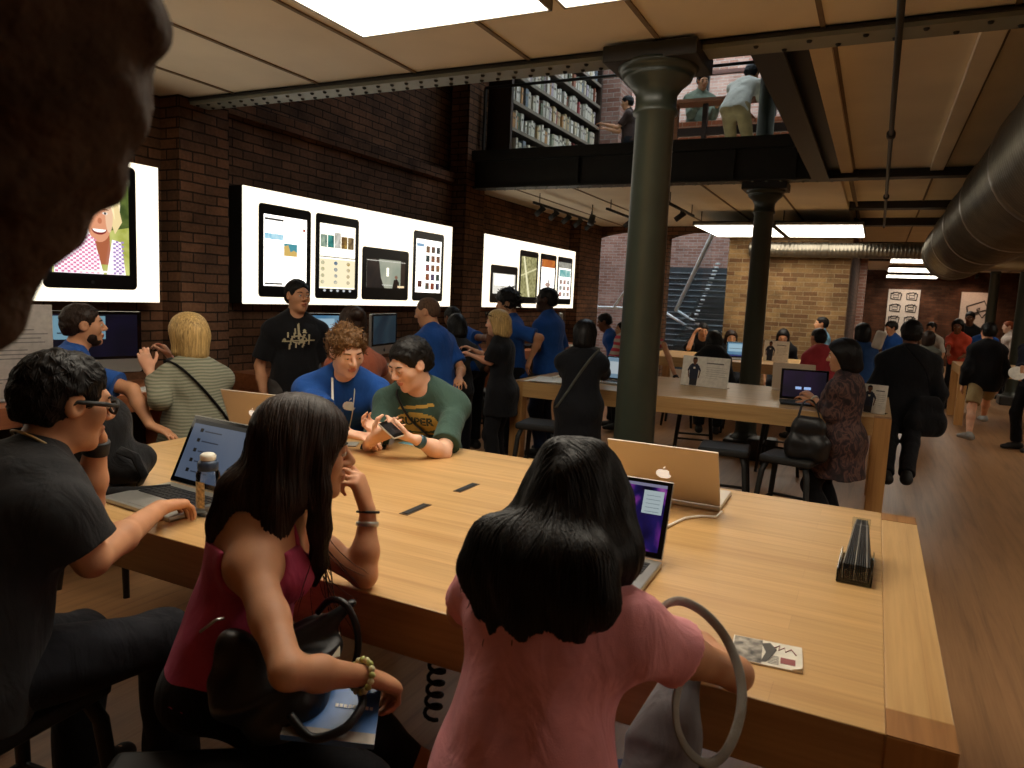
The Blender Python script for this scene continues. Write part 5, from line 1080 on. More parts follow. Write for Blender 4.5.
# 1 man in glasses typing, chin on his left fist
P1 = person('man in glasses and charcoal tee typing on a laptop, chin resting on his fist', D(66, 402, 1.82), 88, lean=24, s=1.0, hy=-12, hp=12, sit=.74, vox=.005, fat=1.08,
    hands=dict(R=dict(at=A(160, 508, 2, .975), elbow=D(92, 560, 1.72), dir=(-.28, .9, -.12), palm=(.1, .1, -1), curl=(.35, .45, .5, .5), thumb=.3), L=dict(at=D(97, 440, 1.98), elbow=D(88, 505, 2.02), dir=(.12, -.4, .6), palm=(.35, -.8, -.2), curl=(.95,)*4, thumb=.7)),
    top=('tee', CHAR, dict(sl=.66, hem=-.1, infl=.02, loose=.03)), bottom=('trousers', DJEAN), skn='tan', hair=('short', H_BLK, dict(th=.004)), feet=dict(R=(-1.62, 1.28, .28), L=(-2.0, 1.25, .2)), shoes='15120f')
def glasses(P, mat):
    m = MB(); hl = P['hl']
    for g in (1, -1):
        m.tube([hl(g*(.033+.024*math.cos(a)), .106-.25*abs(.024*math.cos(a)*g+.0), .004+.016*math.sin(a)) for a in np.linspace(0, 2*PI, 17)[:-1]], .004, mat, 6, True); m.tube([hl(g*.057, .098, .01), hl(g*.078, .06, .012), hl(g*.082, -.005, .01), hl(g*.08, -.02, -.008)], [.005, .0065, .0055, .004], mat, 6)
    m.tube([hl(-.01, .11, .008), hl(0, .114, .011), hl(.01, .11, .008)], .0022, mat, 6); m.build('glasses', P['body'], P['org'])
    m = MB()
    for g in (1, -1): m.add([hl(g*(.033+.0225*math.cos(a)), .105-.25*abs(.024*math.cos(a)), .004+.015*math.sin(a)) for a in np.linspace(0, 2*PI, 17)[:-1]], [list(range(16))], glass('lens', (.95, .95, .95), .2))
    m.build('lens', P['body'], P['org'])
glasses(P1, BLACK)
def band(P, sd, w, r, mat, name, t=0.0, seg=20):
    el, wr = P['arms'][sd][0], P['arms'][sd][1]; d = nrm(wr-el); c = wr-d*t; m = MB(); m.tube([c-d*w/2, c-d*w*.4, c+d*w*.4, c+d*w/2], [r*.93, r, r, r*.93], mat, seg); return m.build(name, P['body'], P['org'])
band(P1, -1, .04, .034, BLACK, 'wristwatch', .02)
def chain(P, mat, r=.002, drop=.06, name='necklace', wide=.072):
    m = MB(); n, T = P['neck'], P['T']; pts = []
    for a in np.linspace(0, 2*PI, 29)[:-1]: pts.append(n+T @ np.array([wide*math.sin(a), .068*math.cos(a)-.004, .018-drop*max(0, math.cos(a))+.022*max(0, -math.cos(a))]))
    m.tube(pts, r, mat, 6, True); return m.build(name, P['body'], P['org'])
chain(P1, plain('cord_beige', 'b49a6a', .6), .0035, .03)
# 2 long haired woman in a pink tank top
h2 = D(307, 450, 1.72)
P2 = person('long haired woman in a pink tank top, hand at her mouth', h2, 33, lean=16, s=.96, sex='f', hy=12, hp=6, sit=.73, vox=.0045, twist=0,
    hands=dict(R=dict(at=D(366, 676, 1.5), elbow=D(288, 672, 1.36), dir=(.2, .8, -.55), palm=(-.2, -.4, -1), curl=(.7, .75, .8, .8)), L=dict(at=D(368, 512, 1.86), elbow=A(364, 575, 2, .935), dir=(-.3, -.12, .95), palm=(-.9, -.3, -.15), curl=(.45, .75, .95, 1.05), thumb=.5)),
    top=('tank', cloth('pink_tank', 'bc4a70', .7), dict(hem=-.02, infl=.008, amp=.004)), bottom=('leggings', BLK), skn='tan', hair=None, feet=dict(R=(-.62, 1.32, .3), L=(-.72, 1.5, .3)), shoes='121212')
T2, hl2 = P2['T'], P2['hl']
def hm2(a): return [hl2(*q) for q in a]
def onb2(x, z, o=0.0): return P2['chest']+P2['rc']*x+P2['uc']*z-P2['fc']*(.112+o)*P2['s']
lk = [(hm2([(0, -.06, .05), (0, -.08, -.08)])+[onb2(.0, .17, -.035), onb2(.0, .08, -.03), onb2(.0, -.02, -.02)], [.07, .066, .046, .036, .016], .04), (hm2([(.05, -.06, .02), (.06, -.07, -.09)])+[onb2(.06, .17, -.03), onb2(.065, .09, -.025), onb2(.055, .0, -.015)], [.05, .05, .036, .03, .012], .04), (hm2([(.07, -.03, .02), (.085, -.045, -.1), (.085, -.075, -.2), (.07, -.13, -.3), (.06, -.16, -.4)]), [.03, .04, .045, .04, .02], .035), (hm2([(-.07, -.02, .02), (-.085, -.03, -.1), (-.09, -.06, -.2), (-.08, -.1, -.3)]), [.03, .038, .042, .025], .03),
      (hm2([(.072, .03, .02), (.082, .035, -.08), (.078, .045, -.17), (.07, .055, -.26), (.06, .05, -.32)]), [.02, .024, .024, .018, .006], .025), (hm2([(-.072, .03, .02), (-.082, .03, -.09), (-.085, .04, -.2), (-.07, .06, -.3)]), [.02, .026, .024, .008], .025)]
lkhair = ('long', H_DB, dict(locks=lk, th=.006))
def add_hair(P, hair, vox):                                    # long hair modelled after the pose is known
    S = SDF(); H, s, head = P['H'], P['s'], P['head']; hl = P['hl']; ho = hair[2]; th = .016+ho.get('th', 0)
    S.ell(hl(0, -.018, .036), np.array((.074+th, .095+th, .082+th))*s, H, .02*s)
    for pts, rr, k in ho['locks']:
        for i in range(len(pts)-1): S.cap(pts[i], pts[i+1], rr[i]*s, rr[i+1]*s, k*s)
    S.ell(hl(0, .104, -.04), np.array((.07, .072, .1))*s, H, .012*s, -1)
    for c, r in ho.get('sub', []): S.ell(hl(*c), np.array(r)*s, H, .015, -1)
    R = H.T; ph = ho.get('ph', 0)
    def dm(x, y, z):
        p = np.stack([x-head[0], y-head[1], z-head[2]], 1) @ H; an = np.arctan2(p[:, 0], -p[:, 1]+.0); w = np.clip((.13-p[:, 2])/.1, .25, 1)
        return w*(.0022*np.sin(an*13+4*np.sin(p[:, 2]*9+ph))+.0012*np.sin(an*31+6*np.sin(p[:, 2]*8+1)))
    V, F = S.mesh(vox, dm); V, F = blades(V, F, head, H, 'long', s, vox, ho.get('n', 2600), .12); P['hair'] = mesh_obj('hair', V, F, [hair[1]], P['body'], P['org'])
add_hair(P2, lkhair, .0045)
def wisp(P, starts, n, drop, out, mat, seed=1, L=.3):
    r_ = np.random.default_rng(seed); cs = []
    for _ in range(n):
        a = starts[int(r_.integers(len(starts)))]; p = np.array(a, float)+r_.normal(0, .012, 3); v = np.array([r_.normal(0, .25)+out[0], r_.normal(0, .25)+out[1], -1.0]); c = [p]
        for k in range(7): v = v+r_.normal(0, .14, 3)+np.array(out)*.05; p = p+nrm(v)*L/7; c.append(p)
        cs.append(c)
    return strands(P, cs, mat, .0009)
wisp(P2, [lk[4][0][2], lk[4][0][3], lk[5][0][2]], 26, 0, tuple(P2['fc']*.15), H_DB, 3, .2)
band(P2, -1, .012, .029, plain('bracelet_silver', 'a8a6a0', .3, .8), 'bracelet', .03); band(P2, -1, .006, .03, BLACK, 'bracelet', .0)
m = MB(); el, wr = P2['arms'][1][0], P2['arms'][1][1]; d = nrm(wr-el); u = nrm(np.cross(d, (0, 0, 1))); w = np.cross(u, d)
for i, a in enumerate(np.linspace(0, 2*PI, 17)[:-1]): m.lathe([(.001, -.0075), (.0055, -.005), (.0075, 0), (.0055, .005), (.001, .0075)], plain('bead_green', 'a8ae62', .35) if i % 2 else plain('bead_cream', 'd6d2a2', .35), wr-d*.012+(u*math.cos(a)+w*math.sin(a))*.031, 10)
m.build('bead_bracelet', P2['body'], P2['org'])
# 3 girl in a pink tee, back to the camera
h3 = D(580, 503, 1.42)
P3 = person('girl in a pink tee with long black hair, sitting with her back to the camera', h3, 84, lean=17, s=.93, sex='f', shrug=.028, hy=6, hp=14, hr=-3, sit=.72, vox=.0045, fat=1.04,
    hands=dict(R=dict(at=A(650, 614, 2, .945), elbow=A(736, 674, 2, .95), dir=(-.5, .85, .0), palm=(0, 0, -1), curl=.4), L=dict(at=(-.72, 1.62, .945), elbow=A(462, 612, 2, .955), dir=(.15, .95, 0), palm=(0, 0, -1), curl=.4)),
    top=('tee', cloth('pink_tee', 'e39aa0', .8), dict(sl=.42, hem=-.2, infl=.016, loose=.03, amp=.006)), bottom=('trousers', JEAN), skn='tan', hair=None, feet=dict(R=(-.3, 1.3, .28), L=(-.55, 1.3, .28)), shoes='1a1a1a')
hl3 = P3['hl']; bk = P3['chest']-P3['fc']*.1
def hm3(a): return [hl3(*q) for q in a]
def onb(x, z, o=0.02): return P3['chest']+P3['rc']*x+P3['uc']*z-P3['fc']*(.115+o)*P3['s']
lk3 = [(hm3([(0, -.05, .03), (0, -.075, -.05)])+[onb(0, .17, .0), onb(0, .09, -.01), onb(.0, .035, -.012)], [.075, .078, .05, .04, .024], .05)]
for x, zb, r0_ in ((-.05, .04, .042), (.05, .045, .042), (-.09, .065, .034), (.09, .08, .034), (-.12, .1, .022), (.115, .115, .022)): lk3.append((hm3([(x*.55, -.03, 0), (x*.72, -.05, -.09)])+[onb(x*.95, .19, -.01), onb(x*1.1, .13, -.012), onb(x*1.1, zb, -.014)], [.05, .058, r0_*1.15, r0_, r0_*.5], .04))
lk3.append((hm3([(-.04, -.03, .09), (-.02, -.09, .09), (.03, -.1, .06), (.06, -.06, .02)]), [.03, .034, .034, .03], .02)); lk3.append((hm3([(.04, -.06, .1), (.0, -.11, .05), (-.04, -.1, .0)]), [.03, .034, .03], .02))
add_hair(P3, ('long', H_BLK, dict(locks=lk3, th=.003, ph=2, n=3200)), .0045)
wisp(P3, [l[0][-1] for l in lk3[:7]]+[l[0][-2] for l in lk3[1:7]], 90, 0, (0, -.06, 0), H_BLK, 5, .05)
# 4 staff boy with lanyard
P4 = person('curly haired staff boy in blue tee and white lanyard at the big table', D(347, 351, 3.66), 312, lean=33, pelvis_lean=22, hy=20, hp=22, hr=4, sit=.75, vox=.0062, s=1.0,
    hands=dict(R=dict(at=D(352, 438, 3.34), pole=(0, -.2, -1), dir=(.9, .1, -.06), palm=(0, 0, -1), curl=.3), L=dict(at=D(391, 431, 3.42), dir=(-.8, -.5, .2), palm=(.1, -.5, .8), curl=.6)),
    top=('tee', BLUE, dict(sl=.8, infl=.016, loose=.018)), bottom=('trousers', JEAN), skn='pale', hair=('curly', H_CUR, dict(th=-.004)), shoes='202020')
m = MB(); T = P4['T']; c4 = P4['chest']
def onch(P, x, z, o=.0):                                       # a point resting on the front of the shirt
    ob = P['top']; me = ob.data; 
    if 'bv' not in P:
        n = len(me.vertices); co = np.empty(n*3, np.float32); me.vertices.foreach_get('co', co); co = co.reshape(-1, 3)+P['org']; P['bv'] = BVHTree.FromPolygons([tuple(v) for v in co], [tuple(q.vertices) for q in me.polygons])
    st = P['chest']+P['rc']*x+P['uc']*z+P['fc']*.45; h = P['bv'].ray_cast(Vector(st), Vector(-P['fc'])); return (np.array(h[0]) if h[0] is not None else st-P['fc']*.36)+P['fc']*(.005+o)
def onbk(P, x, z, o=.0):
    onch(P, 0, 0); st = P['chest']+P['rc']*x+P['uc']*z-P['fc']*.45; h = P['bv'].ray_cast(Vector(st), Vector(P['fc'])); return (np.array(h[0]) if h[0] is not None else st+P['fc']*.36)-P['fc']*(.005+o)
def lanyard(P, mat, zl=-.12, r=.006):
    L = [onch(P, -.055+.02*t, .15+(zl-.15)*t) for t in np.linspace(0, 1, 9)]; R = [onch(P, .055-.02*t, .15+(zl-.15)*t) for t in np.linspace(0, 1, 9)]; n = P['neck']
    top = [n+P['rc']*.058+P['uc']*.028, n-P['fc']*.06+P['uc']*.03, n-P['rc']*.058+P['uc']*.028]
    m = MB().tube(R[::-1]+top+L, r, mat, 6, flat=(1, .35)); c = (L[-1]+R[-1])/2; q = onch(P, 0, zl-.05)
    m.box((c+q)/2+P['fc']*.004, (.085, .004, .055), WHITE, Matrix(P['T'].tolist())); return m.build('lanyard', P['body'], P['org'])
lanyard(P4, WHITE)
ap, lf = apple_poly(.075); decal(P4, [ap, lf], WHITE, .085, .03, cell=.0035, name='chest_emblem')
# 5 man in a green tee looking at his phone
P5 = person('man in a green tee with a yellow print bending over his mobile phone', D(410, 364, 3.52), 288, lean=29, pelvis_lean=18, hy=-38, hp=26, sit=.75, vox=.0062, s=1.0, fat=1.0,
    hands=dict(R=dict(at=D(371, 440, 3.28), dir=(.75, .1, .4), palm=(.2, .5, .8), curl=(.7, .8, .85, .9), thumb=.7, pole=(-.3, 0, -1)), L=dict(at=D(417, 440, 3.24), elbow=D(442, 456, 3.34), dir=(-.95, -.2, .16), palm=(-.05, .3, .9), curl=(.6, .7, .75, .8), thumb=.6)),
    top=('tee', cloth('tee_green', '3c5249'), dict(sl=.82, infl=.016, loose=.018)), bottom=('trousers', DJEAN), skn='pale', hair=('short', H_BLK, dict(th=.006)), shoes='202020')
band(P5, -1, .03, .031, plain('watch_steel', '3a5560', .3, .4), 'wristwatch', .02); chain(P5, BLACK, .0018, .05)
YP = plain('print_yellow', 'b89a48', .7)
def ring(cx, cy, rx, ry, t, n=44): return [[(cx+rx*math.cos(a), cy+ry*math.sin(a)), (cx+rx*math.cos(b), cy+ry*math.sin(b)), (cx+(rx-t)*math.cos(b), cy+(ry-t)*math.sin(b)), (cx+(rx-t)*math.cos(a), cy+(ry-t)*math.sin(a))] for a, b in zip(np.linspace(0, 2*PI, n+1)[:-1], np.linspace(0, 2*PI, n+1)[1:])]
decal(P5, [[(.115*math.cos(a), .06*math.sin(a)-.01) for a in np.linspace(0, 2*PI, 40)[:-1]]], YP, .05, 0, cell=.006); decal(P5, text_polys('SUPER', .062, .002), plain('print_darkgreen', '28382f', .7), .05, 0, cell=.003, depth=.0032, name='chest_lettering')
for q in ([(-.09, .06), (.09, .075), (.085, .09), (-.08, .075)], [(-.06, -.1), (.08, -.09), (.07, -.075), (-.06, -.085)]): decal(P5, [q], YP, .05, 0, cell=.005, name='chest_stripe')
def strap(P, mat, a=(-.14, .17), b=(.17, -.2), w=.018, name='shoulder_strap', back=True, n=14):
    pts = [onch(P, a[0]+(b[0]-a[0])*t, a[1]+(b[1]-a[1])*t, .002) for t in np.linspace(0, 1, n)]
    if back:
        pb = [onbk(P, a[0]+(b[0]-a[0])*t, a[1]+(b[1]-a[1])*t, .002) for t in np.linspace(0, 1, n)][::-1]; top = P['sh'][1 if a[0] > 0 else -1]*.6+P['neck']*.4+P['uc']*.07; pts = pts+pb+[top]
        return MB().tube(pts, w, mat, 8, True, flat=(.25, 1)).build(name, P['body'], P['org'])
    return MB().tube(pts, w, mat, 8, flat=(.25, 1)).build(name, P['body'], P['org'])
strap(P5, BLACK, (.1, .17), (-.13, -.16))
# 6 bearded staff man at the first wall computer
P6 = fig('bearded staff man in blue tee sitting before a wall computer, hand on his thigh', 84, 325, 4.1, 70, hy=-12, lean=14, sit=.74, hands=dict(R=dict(at=D(150, 425, 3.9), elbow=D(132, 390, 3.95), dir=(.8, .4, -.35), palm=(0, 0, -1), curl=.25)), top=('tee', BLUE, dict(sl=.75, loose=.03)), bottom=('trousers', DJEAN), skn='tan', hair=('short', H_DB), shoes='1a1a1a')
S = SDF(); hl = P6['hl']; [S.ell(hl(*c), np.array(r), P6['H'], .015) for c, r in (((0, .04, -.09), (.0475, .049, .0335)), ((.046, .03, -.066), (.0155, .034, .036)), ((-.046, .03, -.066), (.0155, .034, .036)))]; V, F = S.mesh(.006, tufts(.0015)); mesh_obj('beard', V, F, [H_DB], P6['body'], P6['org'])
# 7 blonde woman in a striped top
P7 = fig('blonde woman in a striped grey green top with black cross strap', 187, 336, 4.15, 158, hy=18, lean=12, sit=.73, sex='f', fat=1.16, hands=dict(L=dict(at=D(150, 372, 4.05), elbow=D(160, 400, 3.9), dir=(-.25, -.1, .7), palm=(-.7, .6, 0), curl=.45), R=dict(at=D(172, 360, 4.3), dir=(-.6, 0, .7), palm=(-.5, -.5, -.2), curl=.6)), top=('long', striped('stripe_greygreen', '8a8774', '6d6f5e', 58), dict(sl=1.72, loose=.02, hem=-.12)), bottom=('trousers', DJEAN), skn='fair', hair=('bob', H_BL, dict(th=.008)), shoes='2a211c')
strap(P7, BLK, (-.13, .17), (.17, -.22), .02)
# 8 standing man in a printed black tee
P8 = fig('man in a black tee with pale print standing before the long lightbox', 298, 296, 5.5, 325, hy=18, lean=2, vox=.0068, top=('tee', BLK, dict(sl=.8, loose=.03)), bottom=('trousers', cloth('grey_trouser', '4a4644')), skn='tan', hair=('short', H_BLK), shoes='222222')
PW = plain('print_pale_beige', 'b8ac8a', .7); star = []
for i in range(17): a = 2*PI*((i*7) % 17)/17; r = .025+.075*((i*5) % 7)/7; cx, cy = r*1.2*math.cos(a), r*.8*math.sin(a); k = (i*3) % 4; star.append([(cx-.006-.01*(k == 1), cy-.02+.012*(k == 1)), (cx+.006+.012*(k == 1), cy-.02+.014*(k == 1)), (cx+.006+.012*(k == 2), cy+.02), (cx-.006+.008*(k == 2), cy+.02)])
decal(P8, star+ring(0, 0, .06, .03, .007, 20)+[[(-.008, .0), (.008, .0), (.008, .12), (-.008, .11)], [(-.12, -.02), (.12, -.01), (.12, .0), (-.12, -.01)]], PW, .02, 0, cell=.005)
# 9-12 the group by the second wall counter
P9 = fig('woman with brown hair tied up, sitting behind the staff boy', 352, 325, 4.7, 165, hy=-20, lean=12, sit=.74, sex='f', top=('tee', cloth('top_rust', '8a4a34'), dict(sl=.4)), bottom=('trousers', DJEAN), skn='tan', hair=('bun', H_DB), hands=dict(R=dict(at=D(398, 352, 5.2), pole=(0, 0, -1))), shoes='222222')
P10 = fig('staff man with shaven head in blue tee, standing with his back half turned', 427, 312, 5.9, 172, hy=25, hp=15, lean=10, top=('tee', BLUE, dict(sl=.8, loose=.03)), bottom=('trousers', JEAN), skn='tan', hair=('buzz', H_SH), hands=dict(R=D(459, 378, 5.75)), shoes='222222')
P11 = fig('dark haired customer in a charcoal top facing the leaning staff person', 456, 326, 6.65, 120, hy=30, hp=10, lean=14, top=('tee', CHAR, dict(sl=.9, loose=.03)), bottom=('trousers', DJEAN), skn='brown', hair=('long', H_BLK), sex='f', hands=dict(R=D(489, 345, 6.5)), shoes='1a1a1a')
P12 = fig('staff person in blue tee leaning forward behind the customer in charcoal', 452, 318, 7.4, 160, hp=30, lean=38, twist=0, top=('tee', BLUE, dict(sl=.8, loose=.03)), bottom=('trousers', DJEAN), skn='brown', hair=('short', H_BLK), hands=dict(R=dict(at=D(495, 340, 6.7), elbow=D(484, 338, 6.9))), shoes='1a1a1a')
P13 = fig('blonde woman in black with sunglasses pushed up in her hair, facing left', 497, 323, 6.3, 185, hy=5, hp=5, lean=5, sex='f', top=('tee', BLK, dict(sl=.95, loose=.03, hem=-.22)), bottom=('trousers', BLK), skn='fair', hair=('bob', H_BL), hands=dict(L=dict(at=D(474, 356, 6.2), elbow=D(490, 362, 6.2)), R=dict(at=D(473, 350, 6.5), elbow=D(488, 357, 6.6))), shoes='1a1a1a')
m = MB(); hl = P13['hl']
for g in (1, -1): m.lathe([(.001, 0), (.024, .002), (.026, .006), (.001, .01)], GLOSSY, hl(g*.034, .09, .085), 12, Matrix(np.stack([P13['H'][:, 0], P13['H'][:, 2], P13['H'][:, 1]], 1).tolist()))
m.tube([hl(.06, .08, .085), hl(.09, 0, .06), hl(.088, -.04, .03)], .004, GLOSSY, 6).tube([hl(-.06, .08, .085), hl(-.09, 0, .06), hl(-.088, -.04, .03)], .004, GLOSSY, 6); m.build('sunglasses', P13['body'], P13['org'])
P14 = fig('staff man with spiky black hair in blue tee, looking down, beside the far lightbox', 507, 303, 7.2, 218, hy=-10, hp=15, lean=4, top=('tee', BLUE, dict(sl=.8, loose=.03)), bottom=('trousers', DJEAN), skn='tan', hair=('spiky', H_BLK, dict(th=.012)), hands=dict(L=dict(at=D(531, 357, 7.1), elbow=D(540, 338, 7.0), dir=(-.2, -.3, -1))), shoes='1a1a1a')
lanyard(P14, WHITE)
P15 = fig('bearded dark skinned staff man in blue tee standing in front of the far lightbox', 546, 300, 7.5, 175, hy=22, lean=4, top=('tee', BLUE, dict(sl=.8, loose=.03)), bottom=('trousers', JEAN), skn='dark', hair=('short', H_BLK), hands=dict(L=dict(at=D(533, 347, 7.3), pole=(0, 0, -1))), shoes='1a1a1a', fat=1.1)
P16 = fig('person in black with a grey cross strap leaning on the long table', 585, 335, 5.8, 102, lean=10, hp=10, fat=1.12, sex='f', top=('jacket', JACK, dict(sl=1.95, hem=-.32, infl=.03, loose=.03)), bottom=('trousers', BLK), skn='tan', hair=('long', H_BLK, dict(th=.012)), hands=dict(R=dict(at=D(607, 383, 6.5), pole=(.6, -.2, -.6)), L=dict(at=D(570, 378, 6.3), pole=(-.6, -.2, -.6))), shoes='121212')
strap(P16, cloth('strap_grey', '5a5e58'), (.13, .17), (-.15, -.3), .025)
P17 = fig('staff man in blue tee bending near the stair opening', 604, 322, 9.2, 200, hp=20, lean=20, top=('tee', BLUE, dict(sl=.8)), bottom=('trousers', DJEAN), skn='brown', hair=('short', H_BLK), shoes='1a1a1a')
P18 = fig('person in a teal top mostly hidden behind the green iron column', 622, 330, 9.1, 210, lean=8, top=('long', cloth('top_teal', '2f7a78'), dict(sl=1.9)), bottom=('trousers', DJEAN), skn='tan', hair=('short', H_BLK), shoes='1a1a1a')
P19 = fig('customer in pink and white stripes behind the green iron column', 634, 320, 7.9, 280, lean=22, sex='f', sit=None, top=('tee', striped('stripe_pink', 'c04a5a', 'b8b4a4', 14, 2), dict(sl=.9, loose=.03)), bottom=('trousers', DJEAN), skn='tan', hair=('bob', H_DB), hands=dict(L=dict(at=D(676, 378, 7.6), elbow=D(664, 345, 7.9), dir=(.0, -.3, -1))), shoes='1a1a1a')
band(P19, -1, .03, .03, BLACK, 'wristwatch', .01)
P20 = fig('man in black seated at the yellow wall table with one hand raised to his head', 703, 331, 11.7, 292, hp=12, lean=14, sit=.74, top=('tee', BLK, dict(sl=.9, loose=.04)), bottom=('trousers', DJEAN), skn='tan', hair=('short', H_BLK, dict(th=.008)), hands=dict(R=dict(at=D(694, 334, 11.55), elbow=D(688, 350, 11.4), dir=(.5, 0, .8), palm=(.8, .3, 0), curl=.6)), shoes='1a1a1a')
P20b = fig('person in black with dark hair seated in front of the man who holds his head', 714, 341, 9.1, 100, hp=10, lean=14, sit=.74, sex='f', top=('jacket', BLK, dict(sl=1.9, loose=.03)), bottom=('trousers', DJEAN), skn='tan', hair=('long', H_BLK), shoes='1a1a1a')
P21 = fig('dark haired woman facing the camera behind a laptop, by the middle iron column', 731, 338, 11.6, 292, hp=12, lean=10, sex='f', sit=.74, top=('tee', BLK, dict(sl=.9)), bottom=('trousers', DJEAN), skn='tan', hair=('long', H_DB), shoes='1a1a1a')
P22 = fig('black haired woman in black seated behind a white card sign at the yellow wall', 783, 337, 11.5, 275, hp=25, lean=14, sex='f', sit=.74, top=('tee', BLK, dict(sl=.95)), bottom=('trousers', DJEAN), skn='tan', hair=('long', H_BLK), shoes='1a1a1a')
P23 = fig('man in a light blue shirt looking left in front of the yellow brick wall', 821, 324, 11.3, 200, hy=-8, lean=2, top=('collared', cloth('shirt_lightblue', '6a9ab8'), dict(sl=1.9)), bottom=('trousers', DJEAN), skn='tan', hair=('short', H_BLK), shoes='1a1a1a')
P24 = fig('person in a red shirt seated with back to the camera at the yellow wall table', 818, 338, 8.9, 130, lean=12, sit=.76, fat=1.1, top=('tee', cloth('shirt_red', 'a83a42'), dict(sl=.9, loose=.03)), bottom=('trousers', DJEAN), skn='tan', hair=('short', H_BLK), shoes='1a1a1a')
# woman in a patterned tunic
t = NT('tunic_pattern'); v = t.coord(); f = t.noise(t.coord(scale=(1, 1, .6)), 16, 4, 1.5); t.col(t.ramp(f, [(.3, lin('140d10')), (.45, lin('2c1a1e')), (.55, lin('64453c')), (.62, lin('20161a')), (.75, lin('735548'))])); t.pr(Roughness=.8); t.bump(t.noise(v, 12, 4), .3, .02)
P25 = fig('woman in a long dark patterned tunic at the corner of the long table', 842, 356, 5.15, 158, hy=25, hp=10, lean=4, sex='f', s=.9, top=('tunic', t.m, dict(sl=1.55, hem=-.30, flare=.03, infl=.018, loose=.03)), bottom=('trousers', BLK), skn='tan', hair=('long', H_BLK, dict(th=.012)), hands=dict(L=dict(at=D(813, 398, 5.3), elbow=D(832, 414, 5.1), dir=(-.5, .4, .25), palm=(0, .3, -1), curl=.5), R=dict(at=D(812, 402, 5.55), pole=(0, 0, -1))), shoes='0e0e0e')
band(P25, -1, .012, .03, plain('bracelet_pale', 'c8c0b0', .4), 'bracelet', .02)
P26 = fig('person in a dark blue top carrying a white shoulder bag', 862, 332, 9.0, 120, lean=4, sex='f', top=('jacket', cloth('top_blue', '27487a'), dict(sl=1.9, loose=.03)), bottom=('trousers', DJEAN), skn='brown', hair=('long', H_BLK), shoes='1a1a1a')
P27 = fig('man in black walking away with a black shoulder bag at his hip', 911, 334, 6.9, 95, lean=3, fat=1.22, s=1.02, sg=.19, top=('jacket', JACK, dict(sl=1.95, hem=-.24, infl=.03, loose=.035)), bottom=('trousers', DJEAN), skn='brown', hair=('short', H_BLK, dict(th=.01)), feet=dict(R=A(904, 497, 2, .09), L=A(884, 492, 2, .1)), shoes='0e0e0e')
P28 = fig('person in blue with a flat black cap looking down, below the six drawing poster', 891, 328, 12.4, 215, hp=18, lean=8, top=('tee', BLUE, dict(sl=.8)), bottom=('trousers', DJEAN), skn='tan', hair=('short', H_BLK, dict(th=.012)), shoes='1a1a1a')
P29 = fig('person in a white shirt among the customers by the far red wall', 931, 328, 13.6, 230, hp=12, lean=6, top=('tee', cloth('shirt_white', 'b8b4a8'), dict(sl=.9)), bottom=('trousers', DJEAN), skn='tan', hair=('short', H_BLK), shoes='1a1a1a')
P29b = fig('woman in a grey jacket behind the man in black, with her hair over her collar', 929, 338, 10.6, 70, lean=4, sex='f', top=('jacket', cloth('jacket_grey', '5c5c54'), dict(sl=1.9, loose=.03)), bottom=('trousers', DJEAN), skn='fair', hair=('long', H_DB), shoes='1a1a1a')
P30 = fig('dark haired woman in an orange red tee leaning over the far table', 958, 326, 12.6, 235, hy=20, hp=18, lean=12, sex='f', top=('tee', cloth('tee_orange', 'b8452f'), dict(sl=.85, loose=.02)), bottom=('trousers', DJEAN), skn='brown', hair=('long', H_BLK), shoes='1a1a1a', hands=dict(R=dict(at=D(948, 355, 12.4), pole=(0, 0, -1)), L=dict(at=D(962, 357, 12.4), pole=(0, 0, -1))))
P30b = fig('dark haired person behind the woman in orange red', 970, 318, 14.3, 260, hp=12, lean=8, top=('tee', BLK, dict(sl=.9)), bottom=('trousers', DJEAN), skn='brown', hair=('short', H_BLK), shoes='1a1a1a')
P31 = fig('man in a black jacket and khaki shorts walking on the wooden floor', 988, 332, 9.5, 110, lean=4, fat=1.1, top=('jacket', JACK, dict(sl=1.95, hem=-.16, infl=.028, loose=.035)), bottom=('shorts', KHAKI), skn='fair', hair=('short', H_BLK, dict(th=.012)), feet=dict(R=A(981, 428, 2, .1), L=A(968, 440, 2, .09)), shoes='8c8c8a')
P32 = fig('staff person in blue at the far table, beside the iron column', 988, 330, 13.2, 280, hp=30, lean=26, top=('tee', BLUE, dict(sl=.85, loose=.03)), bottom=('trousers', DJEAN), skn='tan', hair=('short', H_BLK), shoes='1a1a1a')
P33 = fig('ginger haired person in a pale shirt at the far end of the room', 1008, 327, 14.6, 190, hp=10, lean=4, top=('collared', cloth('shirt_pale', 'b8aaa0'), dict(sl=.9)), bottom=('trousers', DJEAN), skn='pale', hair=('short', H_OR), shoes='1a1a1a')
P34 = fig('person in dark clothes at the picture edge holding a white plate shaped object', 1034, 330, 9.0, 210, lean=6, top=('jacket', cloth('jacket_navy', '1a1d2a'), dict(sl=1.6, loose=.03)), bottom=('trousers', DJEAN), skn='tan', hair=('short', H_BLK), shoes='1a1a1a', hands=dict(R=dict(at=D(1022, 368, 8.9), pole=(0, 0, -1), dir=(-.3, -.2, -.9))))
